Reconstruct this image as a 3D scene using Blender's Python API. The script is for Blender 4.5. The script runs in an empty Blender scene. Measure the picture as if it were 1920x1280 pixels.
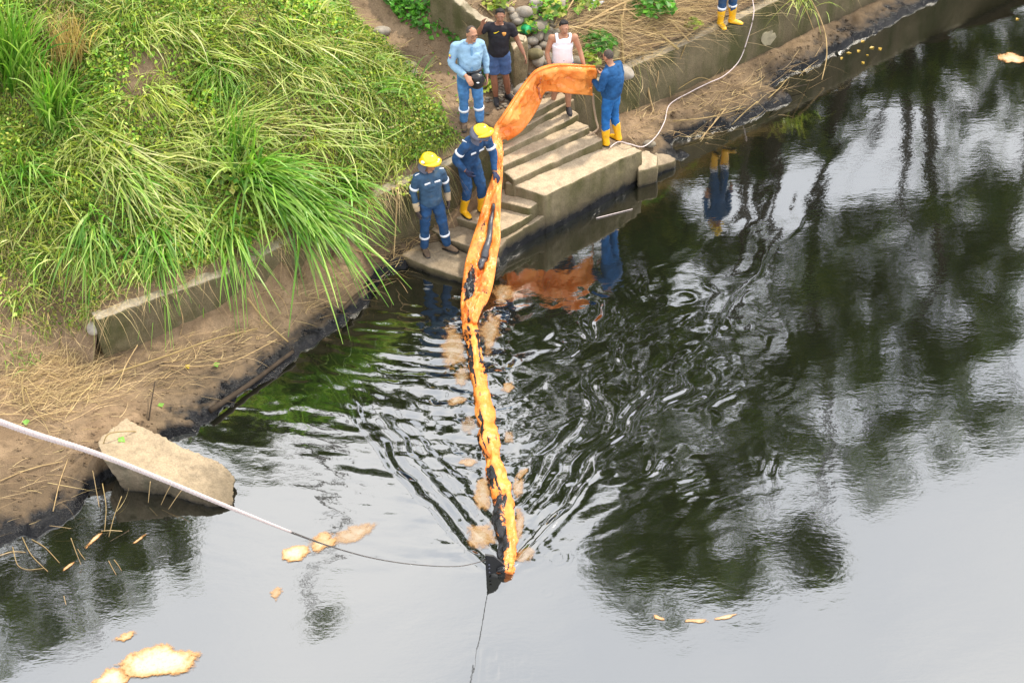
import bpy, bmesh, math, random
import numpy as np
from mathutils import Vector, Matrix
rng = np.random.default_rng(7)
random.seed(7)
SC = bpy.context.scene
COL = SC.collection

# ---------------------------------------------------------------- camera
F_PX, PITCH, ROLL, CAM_H = 3500.0, math.radians(38), 0.035, 16.4
fw = np.array([0, math.cos(PITCH), -math.sin(PITCH)])
r0 = np.array([1.0, 0, 0]); u0 = np.array([0, math.sin(PITCH), math.cos(PITCH)])
rt = math.cos(ROLL)*r0 - math.sin(ROLL)*u0
up = math.cos(ROLL)*u0 + math.sin(ROLL)*r0
CP = np.array([0, 0, CAM_H])
cam_d = bpy.data.cameras.new('camera'); cam = bpy.data.objects.new('camera', cam_d); COL.objects.link(cam)
cam_d.sensor_width = 36.0; cam_d.lens = F_PX/1920*36; cam_d.clip_end = 600
cam.matrix_world = Matrix(((rt[0], up[0], -fw[0], 0), (rt[1], up[1], -fw[1], 0), (rt[2], up[2], -fw[2], CAM_H), (0, 0, 0, 1)))
SC.camera = cam

# ---------------------------------------------------------------- world, sun, exposure
SUN_EL, SUN_AZ = math.radians(54), math.radians(50)          # azimuth clockwise from +Y
W = bpy.data.worlds.new('World'); SC.world = W; W.use_nodes = True
nt = W.node_tree; nt.nodes.clear()
wo = nt.nodes.new('ShaderNodeOutputWorld')
sky = nt.nodes.new('ShaderNodeTexSky'); sky.sky_type = 'NISHITA'; sky.sun_disc = False
sky.sun_elevation = SUN_EL; sky.sun_rotation = SUN_AZ
bg1 = nt.nodes.new('ShaderNodeBackground'); bg1.inputs['Strength'].default_value = 0.10
nt.links.new(sky.outputs[0], bg1.inputs['Color'])
bg2 = nt.nodes.new('ShaderNodeBackground'); bg2.inputs['Strength'].default_value = 2.2
tc = nt.nodes.new('ShaderNodeTexCoord')
cn = nt.nodes.new('ShaderNodeTexNoise'); cn.inputs['Scale'].default_value = 2.2; cn.inputs['Detail'].default_value = 6
nt.links.new(tc.outputs['Generated'], cn.inputs['Vector'])
cc = nt.nodes.new('ShaderNodeValToRGB')
cc.color_ramp.elements[0].position = 0.32; cc.color_ramp.elements[0].color = (0.56, 0.62, 0.73, 1)
cc.color_ramp.elements[1].position = 0.66; cc.color_ramp.elements[1].color = (1.0, 1.0, 1.0, 1)
nt.links.new(cn.outputs['Fac'], cc.inputs['Fac']); nt.links.new(cc.outputs['Color'], bg2.inputs['Color'])
cm = nt.nodes.new('ShaderNodeMapRange'); cm.inputs['From Min'].default_value = 0.30; cm.inputs['From Max'].default_value = 0.42
cm.inputs['To Min'].default_value = 0.72; cm.inputs['To Max'].default_value = 1.0
nt.links.new(cn.outputs['Fac'], cm.inputs['Value'])
mx = nt.nodes.new('ShaderNodeMixShader')
nt.links.new(cm.outputs['Result'], mx.inputs['Fac']); nt.links.new(bg1.outputs[0], mx.inputs[1]); nt.links.new(bg2.outputs[0], mx.inputs[2])
nt.links.new(mx.outputs[0], wo.inputs['Surface'])
sl = bpy.data.lights.new('sun', 'SUN'); sl.energy = 4.2; sl.angle = math.radians(4.0); sl.color = (1.0, 0.91, 0.76)
so = bpy.data.objects.new('sun', sl); COL.objects.link(so)
sd = Vector((math.sin(SUN_AZ)*math.cos(SUN_EL), math.cos(SUN_AZ)*math.cos(SUN_EL), math.sin(SUN_EL)))
so.rotation_euler = sd.to_track_quat('Z', 'Y').to_euler(); so.location = sd*60
SC.view_settings.view_transform = 'Standard'; SC.view_settings.look = 'None'
SC.view_settings.gamma = 1.0; SC.view_settings.use_curve_mapping = False
SC.view_settings.exposure = 0.28
SC.cycles.max_bounces = 6; SC.cycles.transparent_max_bounces = 8

# ---------------------------------------------------------------- geometry helpers
def ray(px, py):
    d = fw*F_PX + rt*(px-960) + up*(640-py)
    return d/np.linalg.norm(d)
def at(px, py, z):
    d = ray(px, py)
    return CP + d*((z-CAM_H)/d[2])
def atd(px, py, dist):
    return CP + ray(px, py)*dist
def proj(P):
    q = np.asarray(P)-CP
    k = F_PX/(q@fw)
    return np.stack([960+k*(q@rt), 640-k*(q@up)], -1)

def _hash(ix, iy, iz, seed):
    n = (ix*374761393 + iy*668265263 + iz*1274126177 + seed*974634777) & 0xFFFFFFFF
    n = ((n ^ (n >> 13))*1274126177) & 0xFFFFFFFF
    return ((n ^ (n >> 16)) & 0xFFFF)/65535.0
def vnoise(P, seed=0):
    P = np.asarray(P, float)
    i = np.floor(P).astype(np.int64); f = P-i
    f = f*f*f*(f*(f*6-15)+10)
    r = 0
    for a in (0, 1):
        for b in (0, 1):
            for c in (0, 1):
                w = (f[..., 0] if a else 1-f[..., 0])*(f[..., 1] if b else 1-f[..., 1])*(f[..., 2] if c else 1-f[..., 2])
                r = r + w*_hash(i[..., 0]+a, i[..., 1]+b, i[..., 2]+c, seed)
    return r*2-1
def fbm(P, octv=4, seed=0):
    P = np.asarray(P, float)
    if P.shape[-1] == 2: P = np.concatenate([P, np.zeros(P.shape[:-1]+(1,))], -1)
    s, a = 0, 0.5
    for k in range(octv):
        s = s + a*vnoise(P*(2.0**k)+17.3*k, seed+k); a *= 0.5
    return s
def sstep(a, b, x):
    t = np.clip((np.asarray(x, float)-a)/(b-a), 0, 1)
    return t*t*(3-2*t)

def newmesh(name, V, Fc, tint=None, smooth=True):
    me = bpy.data.meshes.new(name)
    V = np.asarray(V, np.float32); Fc = np.asarray(Fc, np.int32)
    me.vertices.add(len(V)); me.vertices.foreach_set('co', V.ravel())
    k = Fc.shape[1]
    me.loops.add(Fc.size); me.loops.foreach_set('vertex_index', Fc.ravel())
    me.polygons.add(len(Fc)); me.polygons.foreach_set('loop_start', np.arange(0, Fc.size, k, dtype=np.int32))
    me.polygons.foreach_set('loop_total', np.full(len(Fc), k, np.int32))
    me.polygons.foreach_set('use_smooth', np.full(len(Fc), smooth, bool))
    me.update(calc_edges=True)
    if tint is not None:
        t = np.asarray(tint, np.float32)
        if t.shape[1] == 3: t = np.concatenate([t, np.ones((len(t), 1), np.float32)], 1)
        ca = me.color_attributes.new('tint', 'FLOAT_COLOR', 'POINT'); ca.data.foreach_set('color', t.ravel())
    return me
def wloc(o):
    v = np.zeros(3)
    while o is not None:
        v = v + np.array(o.location); o = o.parent
    return v
def obj(name, me, mat, parent=None, origin=None):
    """link a mesh whose vertices are world coordinates; its origin goes to `origin` or its base"""
    n = len(me.vertices); V = np.empty(n*3, np.float32); me.vertices.foreach_get('co', V); V = V.reshape(-1, 3)
    if origin is None:
        origin = np.array([(V[:, 0].min()+V[:, 0].max())/2, (V[:, 1].min()+V[:, 1].max())/2, V[:, 2].min()]) if n else np.zeros(3)
    origin = np.asarray(origin, float)
    V = V-origin.astype(np.float32); me.vertices.foreach_set('co', V.ravel()); me.update()
    o = bpy.data.objects.new(name, me); COL.objects.link(o)
    if parent is not None:
        o.parent = parent; o.location = Vector(origin-wloc(parent))
    else:
        o.location = Vector(origin)
    if mat is not None: me.materials.append(mat)
    return o
def empty(name, loc):
    o = bpy.data.objects.new(name, None); COL.objects.link(o); o.location = Vector(loc); o.empty_display_size = 0.2
    return o
def tag(o, label=None, cat=None, group=None, kind=None):
    if label: o['label'] = label
    if cat: o['category'] = cat
    if group: o['group'] = group
    if kind: o['kind'] = kind
    return o

def loft(pts, rads, ref=(1, 0, 0), seg=14, cap=True, power=1.0):
    """tube through pts, elliptical radii (along ref, across); returns V, F(tris as quads)"""
    P = np.asarray(pts, float); n = len(P)
    R = np.array([(r, r) if np.isscalar(r) else tuple(r) for r in rads], float)
    T = np.gradient(P, axis=0); T /= np.linalg.norm(T, axis=1)[:, None]+1e-9
    a = np.linspace(0, 2*math.pi, seg, endpoint=False)
    ca, sa = np.cos(a), np.sin(a)
    if power != 1.0:
        ca = np.sign(ca)*np.abs(ca)**power; sa = np.sign(sa)*np.abs(sa)**power
    V = []; ref = np.asarray(ref, float)
    for i in range(n):
        s = ref-T[i]*(ref@T[i])
        if np.linalg.norm(s) < 0.15:
            s = np.array([0, 1, 0.3])-T[i]*(np.array([0, 1, 0.3])@T[i])
        s /= np.linalg.norm(s); b = np.cross(T[i], s)
        V.append(P[i]+np.outer(ca, s)*R[i, 0]+np.outer(sa, b)*R[i, 1])
    V = np.concatenate(V); Q = []
    for i in range(n-1):
        for j in range(seg):
            k = (j+1) % seg
            Q.append((i*seg+j, i*seg+k, (i+1)*seg+k, (i+1)*seg+j))
    if cap:
        c0, c1 = len(V), len(V)+1
        V = np.concatenate([V, [P[0]], [P[-1]]])
        for j in range(seg):
            k = (j+1) % seg
            Q.append((c0, c0, k, j)); Q.append((c1, c1, (n-1)*seg+j, (n-1)*seg+k))
    return V, Q
def tube(pts, rads, seg=6, ref=(0.31, 0.2, 0.93)):
    return loft(pts, rads, ref, seg)
_sph = None
def ellipsoid(c, rad, ax=None, sub=2):
    global _sph
    if _sph is None:
        b = bmesh.new(); bmesh.ops.create_icosphere(b, subdivisions=3, radius=1)
        b.verts.ensure_lookup_table()
        _sph = (np.array([v.co[:] for v in b.verts]), [tuple(v.index for v in f.verts) for f in b.faces]); b.free()
    V = _sph[0]*np.asarray(rad)
    if ax is not None: V = V@np.asarray(ax)          # rows of ax: local x, y, z in world
    return V+np.asarray(c), [(f[0], f[0], f[1], f[2]) for f in _sph[1]]
def join(prims):
    V, Q, o = [], [], 0
    for v, q in prims:
        V.append(v); Q += [tuple(i+o for i in f) for f in q]; o += len(v)
    return np.concatenate(V), Q
def bmesh_of(V, Q):
    bm = bmesh.new(); vs = [bm.verts.new(v) for v in V]
    for f in Q:
        u = []
        for i in f:
            if i not in u: u.append(i)
        try: bm.faces.new([vs[i] for i in u])
        except ValueError: pass
    return bm
def mesh_of(name, prims, smooth=True):
    V, Q = join(prims); bm = bmesh_of(V, Q)
    me = bpy.data.meshes.new(name); bm.to_mesh(me); bm.free()
    me.polygons.foreach_set('use_smooth', np.full(len(me.polygons), smooth, bool))
    return me
def remesh(me, voxel, smooth=0, disp=None):
    """one continuous surface from overlapping closed shapes"""
    o = bpy.data.objects.new('tmp', me); COL.objects.link(o)
    m = o.modifiers.new('r', 'REMESH'); m.mode = 'VOXEL'; m.voxel_size = voxel; m.use_smooth_shade = True
    if smooth:
        s = o.modifiers.new('s', 'SMOOTH'); s.factor = 0.5; s.iterations = smooth
    dg = bpy.context.evaluated_depsgraph_get()
    out = bpy.data.meshes.new_from_object(o.evaluated_get(dg))
    bpy.data.objects.remove(o); bpy.data.meshes.remove(me)
    if disp is not None:
        n = len(out.vertices); V = np.empty(n*3, np.float32); out.vertices.foreach_get('co', V); V = V.reshape(-1, 3)
        N = np.empty(n*3, np.float32); out.vertices.foreach_get('normal', N); N = N.reshape(-1, 3)
        V = V+N*np.asarray(disp(V, N))[:, None]
        out.vertices.foreach_set('co', V.astype(np.float32).ravel()); out.update()
    return out
def prism(top, zbot, flare=0.0):
    """closed block from a top outline (world xyz)"""
    T = np.asarray(top, float); n = len(T); B = T.copy(); B[:, 2] = zbot
    if flare:
        c = T[:, :2].mean(0); B[:, :2] += (B[:, :2]-c)*flare
    V = np.concatenate([T, B, [T.mean(0)], [B.mean(0)]]); Q = []
    for i in range(n):
        j = (i+1) % n
        Q += [(i, j, n+j, n+i), (2*n, 2*n, j, i), (2*n+1, 2*n+1, n+i, n+j)]
    return V, Q
def rough(amp, sc, seed):
    return lambda V, N: amp*fbm(V*sc, 4, seed)*1.6 - amp*1.6*np.maximum(0, fbm(V*sc*2.7, 2, seed+9)-0.15)
def block(name, top, zbot, mat, parent=None, voxel=0.03, amp=0.012, seed=0, sc=4.0, smooth=1, flare=0.0):
    me = remesh(mesh_of(name, [prism(top, zbot, flare)]), voxel, smooth, rough(amp, sc, seed))
    bm = bmesh.new(); bm.from_mesh(me); bmesh.ops.recalc_face_normals(bm, faces=bm.faces); bm.to_mesh(me); bm.free()
    return obj(name, me, mat, parent)

# ---------------------------------------------------------------- materials
class MB:
    def __init__(s, name, rough=0.7, spec=0.3):
        s.m = bpy.data.materials.new(name); s.m.use_nodes = True; s.t = s.m.node_tree; s.b = s.t.nodes['Principled BSDF']
        s.b.inputs['Roughness'].default_value = rough; s.b.inputs['Specular IOR Level'].default_value = spec
    def n(s, typ, **kw):
        x = s.t.nodes.new(typ)
        for k, v in kw.items(): setattr(x, k, v)
        return x
    def l(s, a, b): s.t.links.new(a, b)
    def pos(s):
        return s.n('ShaderNodeNewGeometry').outputs['Position']
    def noise(s, scale, detail=4, vec=None, rough=0.55, stretch=None, dist=0.0):
        x = s.n('ShaderNodeTexNoise'); x.inputs['Scale'].default_value = scale; x.inputs['Detail'].default_value = detail
        x.inputs['Roughness'].default_value = rough; x.inputs['Distortion'].default_value = dist
        v = vec or s.pos()
        if stretch:
            mp = s.n('ShaderNodeMapping'); mp.inputs['Scale'].default_value = stretch; s.l(v, mp.inputs['Vector']); v = mp.outputs[0]
        s.l(v, x.inputs['Vector']); return x.outputs['Fac']
    def ramp(s, fac, stops):
        x = s.n('ShaderNodeValToRGB'); e = x.color_ramp.elements
        while len(e) < len(stops): e.new(0.5)
        for i, (p, c) in enumerate(stops):
            e[i].position = p; e[i].color = (c, c, c, 1) if np.isscalar(c) else tuple(c)+(1,)
        s.l(fac, x.inputs['Fac']); return x.outputs['Color']
    def mix(s, fac, a, b, mode='MIX'):
        x = s.n('ShaderNodeMix', data_type='RGBA', blend_type=mode)
        if np.isscalar(fac): x.inputs[0].default_value = fac
        else: s.l(fac, x.inputs[0])
        for i, v in ((6, a), (7, b)):
            if isinstance(v, tuple): x.inputs[i].default_value = v+(1,) if len(v) == 3 else v
            else: s.l(v, x.inputs[i])
        return x.outputs[2]
    def math(s, op, a, b=0.5):
        x = s.n('ShaderNodeMath', operation=op)
        for i, v in enumerate((a, b)):
            if np.isscalar(v): x.inputs[i].default_value = v
            else: s.l(v, x.inputs[i])
        return x.outputs[0]
    def sep(s, vec):
        x = s.n('ShaderNodeSeparateXYZ'); s.l(vec, x.inputs[0]); return x.outputs
    def color(s, c): 
        if isinstance(c, tuple): s.b.inputs['Base Color'].default_value = c+(1,)
        else: s.l(c, s.b.inputs['Base Color'])
    def bump(s, h, strength=0.4, dist=0.02):
        x = s.n('ShaderNodeBump'); x.inputs['Strength'].default_value = strength; x.inputs['Distance'].default_value = dist
        s.l(h, x.inputs['Height']); s.l(x.outputs[0], s.b.inputs['Normal']); return x
    def attr(s, name='tint'):
        x = s.n('ShaderNodeAttribute'); x.attribute_name = name; return x.outputs['Color']

def oil_band(B, col, z0=0.14, z1=0.27):
    """crude oil clinging to whatever stands in the river, up to a wavering tide mark"""
    z = B.sep(B.pos())[2]
    nz = B.noise(5.0, 5)
    lvl = B.math('SUBTRACT', z, B.math('MULTIPLY', nz, 0.22))
    mr = B.n('ShaderNodeMapRange'); mr.inputs['From Min'].default_value = z0-0.11; mr.inputs['From Max'].default_value = z1-0.11
    mr.inputs['To Min'].default_value = 1; mr.inputs['To Max'].default_value = 0
    B.l(lvl, mr.inputs['Value']); k = mr.outputs[0]
    wet = B.n('ShaderNodeMapRange'); wet.inputs['From Min'].default_value = z0; wet.inputs['From Max'].default_value = z1+.12
    wet.inputs['To Min'].default_value = .6; wet.inputs['To Max'].default_value = 0; B.l(lvl, wet.inputs['Value'])
    col = B.mix(wet.outputs[0], col, (0.055, 0.042, 0.026))                     # silt left damp by the last high water
    out = B.mix(k, col, (0.006, 0.006, 0.007))
    rr = B.n('ShaderNodeMapRange'); rr.inputs['To Min'].default_value = 0.85; rr.inputs['To Max'].default_value = 0.22
    B.l(k, rr.inputs['Value']); B.l(rr.outputs[0], B.b.inputs['Roughness'])
    return out

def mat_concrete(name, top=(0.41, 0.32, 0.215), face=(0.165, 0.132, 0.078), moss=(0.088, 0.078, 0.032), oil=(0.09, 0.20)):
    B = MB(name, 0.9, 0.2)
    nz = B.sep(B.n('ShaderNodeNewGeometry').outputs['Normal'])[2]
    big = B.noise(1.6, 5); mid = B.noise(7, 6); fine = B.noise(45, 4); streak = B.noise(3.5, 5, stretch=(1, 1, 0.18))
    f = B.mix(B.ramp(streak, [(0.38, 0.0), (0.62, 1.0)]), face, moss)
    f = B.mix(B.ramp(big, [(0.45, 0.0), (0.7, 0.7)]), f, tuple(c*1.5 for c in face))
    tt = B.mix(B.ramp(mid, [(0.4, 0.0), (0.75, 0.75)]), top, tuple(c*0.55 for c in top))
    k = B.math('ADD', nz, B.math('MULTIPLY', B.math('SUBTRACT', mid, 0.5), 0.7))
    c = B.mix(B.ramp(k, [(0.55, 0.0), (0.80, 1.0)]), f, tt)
    c = B.mix(0.5, c, B.ramp(fine, [(0.3, 0.35), (0.7, 0.75)]), 'OVERLAY')
    if oil: c = oil_band(B, c, *oil)
    B.color(c); h = B.math('ADD', B.math('MULTIPLY', mid, 0.6), B.math('MULTIPLY', fine, 0.5)); B.bump(h, 0.7, 0.03)
    return B.m
M = {}
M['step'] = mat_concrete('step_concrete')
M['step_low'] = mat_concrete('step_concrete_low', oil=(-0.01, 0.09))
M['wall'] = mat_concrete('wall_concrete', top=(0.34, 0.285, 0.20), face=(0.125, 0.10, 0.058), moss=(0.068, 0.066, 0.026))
def mat_mud(name, a=(0.31, 0.212, 0.125), b=(0.175, 0.115, 0.066), oil=False, grass=False):
    B = MB(name, 0.9, 0.2)
    n1 = B.noise(1.3, 6); n2 = B.noise(9, 6); n3 = B.noise(60, 3)
    c = B.mix(B.ramp(n1, [(0.35, 0.0), (0.65, 1.0)]), a, b)
    c = B.mix(B.ramp(n2, [(0.5, 0.0), (0.72, 0.65)]), c, tuple(x*0.6 for x in b))
    c = B.mix(0.4, c, B.ramp(n3, [(0.3, 0.3), (0.7, 0.75)]), 'OVERLAY')
    if oil: c = oil_band(B, c, 0.11, 0.20)
    B.color(c); B.bump(B.math('ADD', n2, B.math('MULTIPLY', n3, 0.4)), 0.9, 0.04)
    return B.m
M['mud'] = mat_mud('river_mud', oil=True)
M['soil'] = mat_mud('bank_soil', a=(0.26, 0.18, 0.11), b=(0.13, 0.088, 0.052))
def mat_leaf(name, trans=0.3, rough=0.45, gain=(1, 1, 1)):
    B = MB(name, rough, 0.35)
    c = B.mix(1.0, B.attr(), gain, 'MULTIPLY'); B.color(c)
    tr = B.n('ShaderNodeBsdfTranslucent'); B.l(B.mix(1.0, c, (1.25, 1.35, 0.6), 'MULTIPLY'), tr.inputs['Color'])
    mxs = B.n('ShaderNodeMixShader'); mxs.inputs[0].default_value = trans
    out = B.t.nodes['Material Output']
    B.l(B.b.outputs[0], mxs.inputs[1]); B.l(tr.outputs[0], mxs.inputs[2]); B.l(mxs.outputs[0], out.inputs['Surface'])
    return B.m
M['leaf'] = mat_leaf('green_leaf', 0.35, 0.4, (1.25, 1.24, 1.12)); M['straw'] = mat_leaf('dry_stalk', 0.12, 0.6)
M['crown'] = mat_leaf('tree_leaf', 0.25, 0.5)
def mat_plain(name, c, rough=0.6, spec=0.3, var=0.25, sc=14, bump=0.0, dirt=None, coat=0.0):
    B = MB(name, rough, spec); n = B.noise(sc, 4)
    col = B.mix(B.ramp(n, [(0.3, 0.0), (0.7, 1.0)]), tuple(x*(1-var) for x in c), tuple(min(1, x*(1+var)) for x in c))
    if dirt:
        col = B.mix(B.ramp(B.noise(6, 5), [(0.52, 0.0), (0.72, 0.8)]), col, dirt)
    B.color(col)
    if bump: B.bump(B.noise(sc*2.2, 4), bump, 0.012)
    B.b.inputs['Coat Weight'].default_value = coat
    return B.m
M['bark'] = mat_plain('tree_bark', (0.05, 0.038, 0.028), 0.9, 0.2, 0.4, 8, 0.6)
M['stone'] = mat_plain('river_stone', (0.20, 0.17, 0.13), 0.85, 0.25, 0.3, 9, 0.5, (0.12, 0.10, 0.06))
M['skin'] = mat_plain('skin', (0.36, 0.175, 0.10), 0.5, 0.4, 0.12, 20)
M['skin_dark'] = mat_plain('skin_dark', (0.25, 0.11, 0.062), 0.5, 0.4, 0.12, 20)
M['hair'] = mat_plain('dark_hair', (0.012, 0.010, 0.009), 0.6, 0.3, 0.3, 60, 0.6)
M['grizzle'] = mat_plain('grey_hair', (0.07, 0.055, 0.045), 0.7, 0.3, 0.4, 60, 0.6)
M['feature'] = mat_plain('face_dark', (0.015, 0.010, 0.009), 0.4, 0.4, 0.1)
M['lip'] = mat_plain('lip', (0.17, 0.055, 0.045), 0.5, 0.4, 0.1)
M['navy'] = mat_plain('navy_cotton', (0.022, 0.062, 0.145), 0.85, 0.15, 0.3, 9, 0.35, (0.055, 0.075, 0.10))
M['greyblue'] = mat_plain('faded_navy_cotton', (0.040, 0.080, 0.135), 0.85, 0.15, 0.25, 9, 0.35, (0.075, 0.085, 0.085))
M['royal'] = mat_plain('royal_denim', (0.020, 0.115, 0.32), 0.8, 0.15, 0.35, 9, 0.4, (0.04, 0.16, 0.36))
M['denim'] = mat_plain('blue_denim_shirt', (0.018, 0.075, 0.19), 0.8, 0.15, 0.35, 9, 0.4)
M['paleblue'] = mat_plain('pale_blue_cotton', (0.23, 0.36, 0.48), 0.8, 0.15, 0.18, 8, 0.3)
M['jeans'] = mat_plain('light_jeans', (0.065, 0.175, 0.36), 0.8, 0.15, 0.35, 9, 0.35)
M['black_shirt'] = mat_plain('charcoal_jersey', (0.020, 0.018, 0.022), 0.75, 0.2, 0.3, 7, 0.3)
M['shorts'] = mat_plain('blue_shorts', (0.055, 0.095, 0.20), 0.75, 0.2, 0.25, 7, 0.3)
M['white'] = mat_plain('white_cotton', (0.72, 0.73, 0.77), 0.8, 0.15, 0.06, 8, 0.25)
M['rubber_yellow'] = mat_plain('yellow_rubber', (0.80, 0.42, 0.008), 0.35, 0.5, 0.12, 6, 0.1, (0.45, 0.24, 0.02))
M['hat_yellow'] = mat_plain('yellow_hard_hat', (0.85, 0.55, 0.01), 0.25, 0.5, 0.05, 5, 0, None, 0.4)
M['reflect'] = mat_plain('silver_tape', (0.72, 0.73, 0.75), 0.35, 0.5, 0.1, 20)
M['leather'] = mat_plain('tan_leather', (0.42, 0.32, 0.20), 0.8, 0.2, 0.2, 15, 0.3, (0.15, 0.10, 0.06))
M['glove'] = mat_plain('dirty_glove', (0.06, 0.045, 0.04), 0.8, 0.2, 0.3, 15, 0.3)
M['glove_blue'] = mat_plain('navy_glove', (0.03, 0.035, 0.07), 0.7, 0.2, 0.3, 15, 0.3)
M['shoe'] = mat_plain('muddy_shoe', (0.11, 0.075, 0.05), 0.85, 0.2, 0.3, 15, 0.3)
M['shoe_dark'] = mat_plain('dark_shoe', (0.025, 0.022, 0.024), 0.7, 0.3, 0.3, 15, 0.2)
M['black'] = mat_plain('black_vinyl', (0.012, 0.012, 0.013), 0.35, 0.5, 0.2, 12, 0.2)
M['grey_cloth'] = mat_plain('grey_flap_cloth', (0.10, 0.10, 0.13), 0.85, 0.2, 0.2, 12, 0.3)
M['ymark'] = mat_plain('yellow_print', (0.75, 0.52, 0.01), 0.6, 0.3, 0.05)
M['omark'] = mat_plain('orange_print', (0.62, 0.27, 0.06), 0.6, 0.3, 0.2, 80)
M['bmark'] = mat_plain('blue_print', (0.04, 0.06, 0.30), 0.6, 0.3, 0.05)
M['rmark'] = mat_plain('red_print', (0.45, 0.04, 0.08), 0.6, 0.3, 0.05)
M['rope'] = mat_plain('pale_rope', (0.62, 0.52, 0.50), 0.8, 0.2, 0.15, 60, 0.5)
M['rope_wet'] = mat_plain('wet_rope', (0.06, 0.05, 0.045), 0.4, 0.5, 0.2, 60, 0.4)
M['stick'] = mat_plain('dry_branch', (0.36, 0.25, 0.12), 0.8, 0.2, 0.3, 12, 0.3)
M['bamboo'] = mat_plain('yellow_cane', (0.27, 0.19, 0.075), 0.6, 0.3, 0.2, 8, 0.2)
M['darkstick'] = mat_plain('dark_twig', (0.04, 0.028, 0.018), 0.8, 0.2, 0.3, 12, 0.3)
# ---------------------------------------------------------------- ground, water, walls, steps
def rbf_fit(P, z, lam=0.0):
    n = len(P); D = np.linalg.norm(P[:, None]-P[None], axis=2)
    A = np.zeros((n+3, n+3)); A[:n, :n] = D+lam*np.eye(n); A[:n, n] = 1; A[:n, n+1:] = P; A[n, :n] = 1; A[n+1:, :n] = P.T
    w = np.linalg.solve(A, np.concatenate([z, np.zeros(3)]))
    def f(Q):
        Q = np.asarray(Q, float); out = np.empty(len(Q))
        for i in range(0, len(Q), 20000):
            q = Q[i:i+20000]
            out[i:i+20000] = np.linalg.norm(q[:, None]-P[None], axis=2)@w[:n]+w[n]+q@w[n+1:]
        return out
    return f
def ctrl(pix, world=()):
    P = np.array([at(*p) for p in pix]+[list(p) for p in world]); return P[:, :2], P[:, 2]
def sdist(Q, L):
    """signed distance to a polyline, positive on its left (inland)"""
    Q = np.asarray(Q, float); best = np.full(len(Q), 1e9); sg = np.ones(len(Q))
    for a, b in zip(L[:-1], L[1:]):
        ab = b-a; t = np.clip(((Q-a)@ab)/(ab@ab), 0, 1); d = Q-(a+t[:, None]*ab); r = np.hypot(d[:, 0], d[:, 1])
        cr = ab[0]*(Q[:, 1]-a[1])-ab[1]*(Q[:, 0]-a[0]); k = r < best-1e-9
        best = np.where(k, r, best); sg = np.where(k, np.sign(cr), sg)
    return best*sg
def nearest(Q, L):
    best = np.full(len(Q), 1e9); out = Q.copy()
    for a, b in zip(L[:-1], L[1:]):
        ab = b-a; t = np.clip(((Q-a)@ab)/(ab@ab), 0, 1); p = a+t[:, None]*ab; r = np.hypot(*(Q-p).T); k = r < best
        best = np.where(k, r, best); out = np.where(k[:, None], p, out)
    return out
def grid(xs, ys):
    X, Y = np.meshgrid(xs, ys); nx, ny = len(xs), len(ys)
    i = np.arange(nx*ny).reshape(ny, nx)
    Fq = np.stack([i[:-1, :-1], i[:-1, 1:], i[1:, 1:], i[1:, :-1]], -1).reshape(-1, 4)
    return np.stack([X.ravel(), Y.ravel()], 1), Fq
def compact(V, Fq):
    u, inv = np.unique(Fq, return_inverse=True); return V[u], inv.reshape(Fq.shape)

shore_px = [(-400, 1190), (-60, 1045), (0, 1024), (60, 1003), (110, 988), (150, 950), (172, 915), (235, 880), (318, 822), (352, 806), (385, 784), (440, 752),
            (520, 710), (560, 672), (620, 626), (655, 594), (692, 563), (720, 520), (768, 500), (830, 470), (900, 440), (1000, 400), (1150, 330),
            (1262, 305), (1284, 290), (1262, 272), (1268, 258), (1330, 246), (1400, 232), (1448, 204), (1478, 185), (1452, 168), (1480, 142), (1535, 118),
            (1560, 98), (1640, 58), (1720, 18), (1765, -4), (1900, -80), (2150, -210)]
SHORE = np.array([at(x, y, 0)[:2] for x, y in shore_px]); SHORE[0] = SHORE[1]+(SHORE[0]-SHORE[1])*2
SHORE = np.concatenate([[SHORE[0]+np.array([-14, -3.0])], SHORE, [SHORE[-1]+np.array([24, 16.0])]])
low_px = [(0, 1000, .18), (100, 945, .2), (150, 890, .25), (0, 900, .3), (100, 800, .35), (0, 800, .4), (300, 750, .27), (350, 775, .22), (250, 700, .24),
          (400, 660, .24), (430, 730, .2), (520, 640, .22), (600, 560, .26), (620, 600, .18), (690, 500, .25), (740, 490, .2), (780, 455, .22), (812, 400, .5),
          (836, 372, .66), (862, 335, .9), (893, 300, 1.15), (920, 400, .1), (1000, 400, .1), (1180, 235, .5), (1150, 262, .42), (1230, 250, .33), (1258, 272, .16),
          (1290, 230, .28), (1290, 180, .32), (1400, 190, .22), (1400, 140, .28), (1513, 95, .26), (1500, 125, .18), (1640, 5, .25), (1660, 30, .15), (1730, -30, .2),
          (-200, 900, .5), (-200, 1050, .25), (470, 520, .82), (530, 488, .9), (590, 452, .95), (640, 425, .9), (505, 560, .42), (560, 520, .46), (615, 485, .5), (660, 455, .45), (205, 800, .47), (255, 768, .42), (310, 795, .30), (180, 850, .45)]
lowf = rbf_fit(*ctrl(low_px, [(-2, 27, .6), (-7, 22.5, .6), (-12, 18, .6), (9, 33, .3), (16, 40, .3), (3, 29, .5)]))
def low_z(Q):
    d = sdist(Q, SHORE); n = fbm(Q*2.3, 4, 3); n2 = fbm(Q*7.0, 3, 5)
    dd = d+n*0.14+n2*0.09
    top = np.clip(lowf(Q), 0.1, 1.4)+n*0.05+n2*0.03
    # cracked shelves along the rim
    return np.where(dd > -0.05, top*sstep(-0.03, 0.10, dd)*(0.72+0.28*sstep(0.22, 0.34, dd+n2*0.08)), 0)-0.5*sstep(0.02, -0.7, dd)-0.02
xs = np.concatenate([np.linspace(-30, -8.6, 30), np.arange(-8.5, 8.5, 0.045), np.linspace(8.6, 34, 40)])
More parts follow.
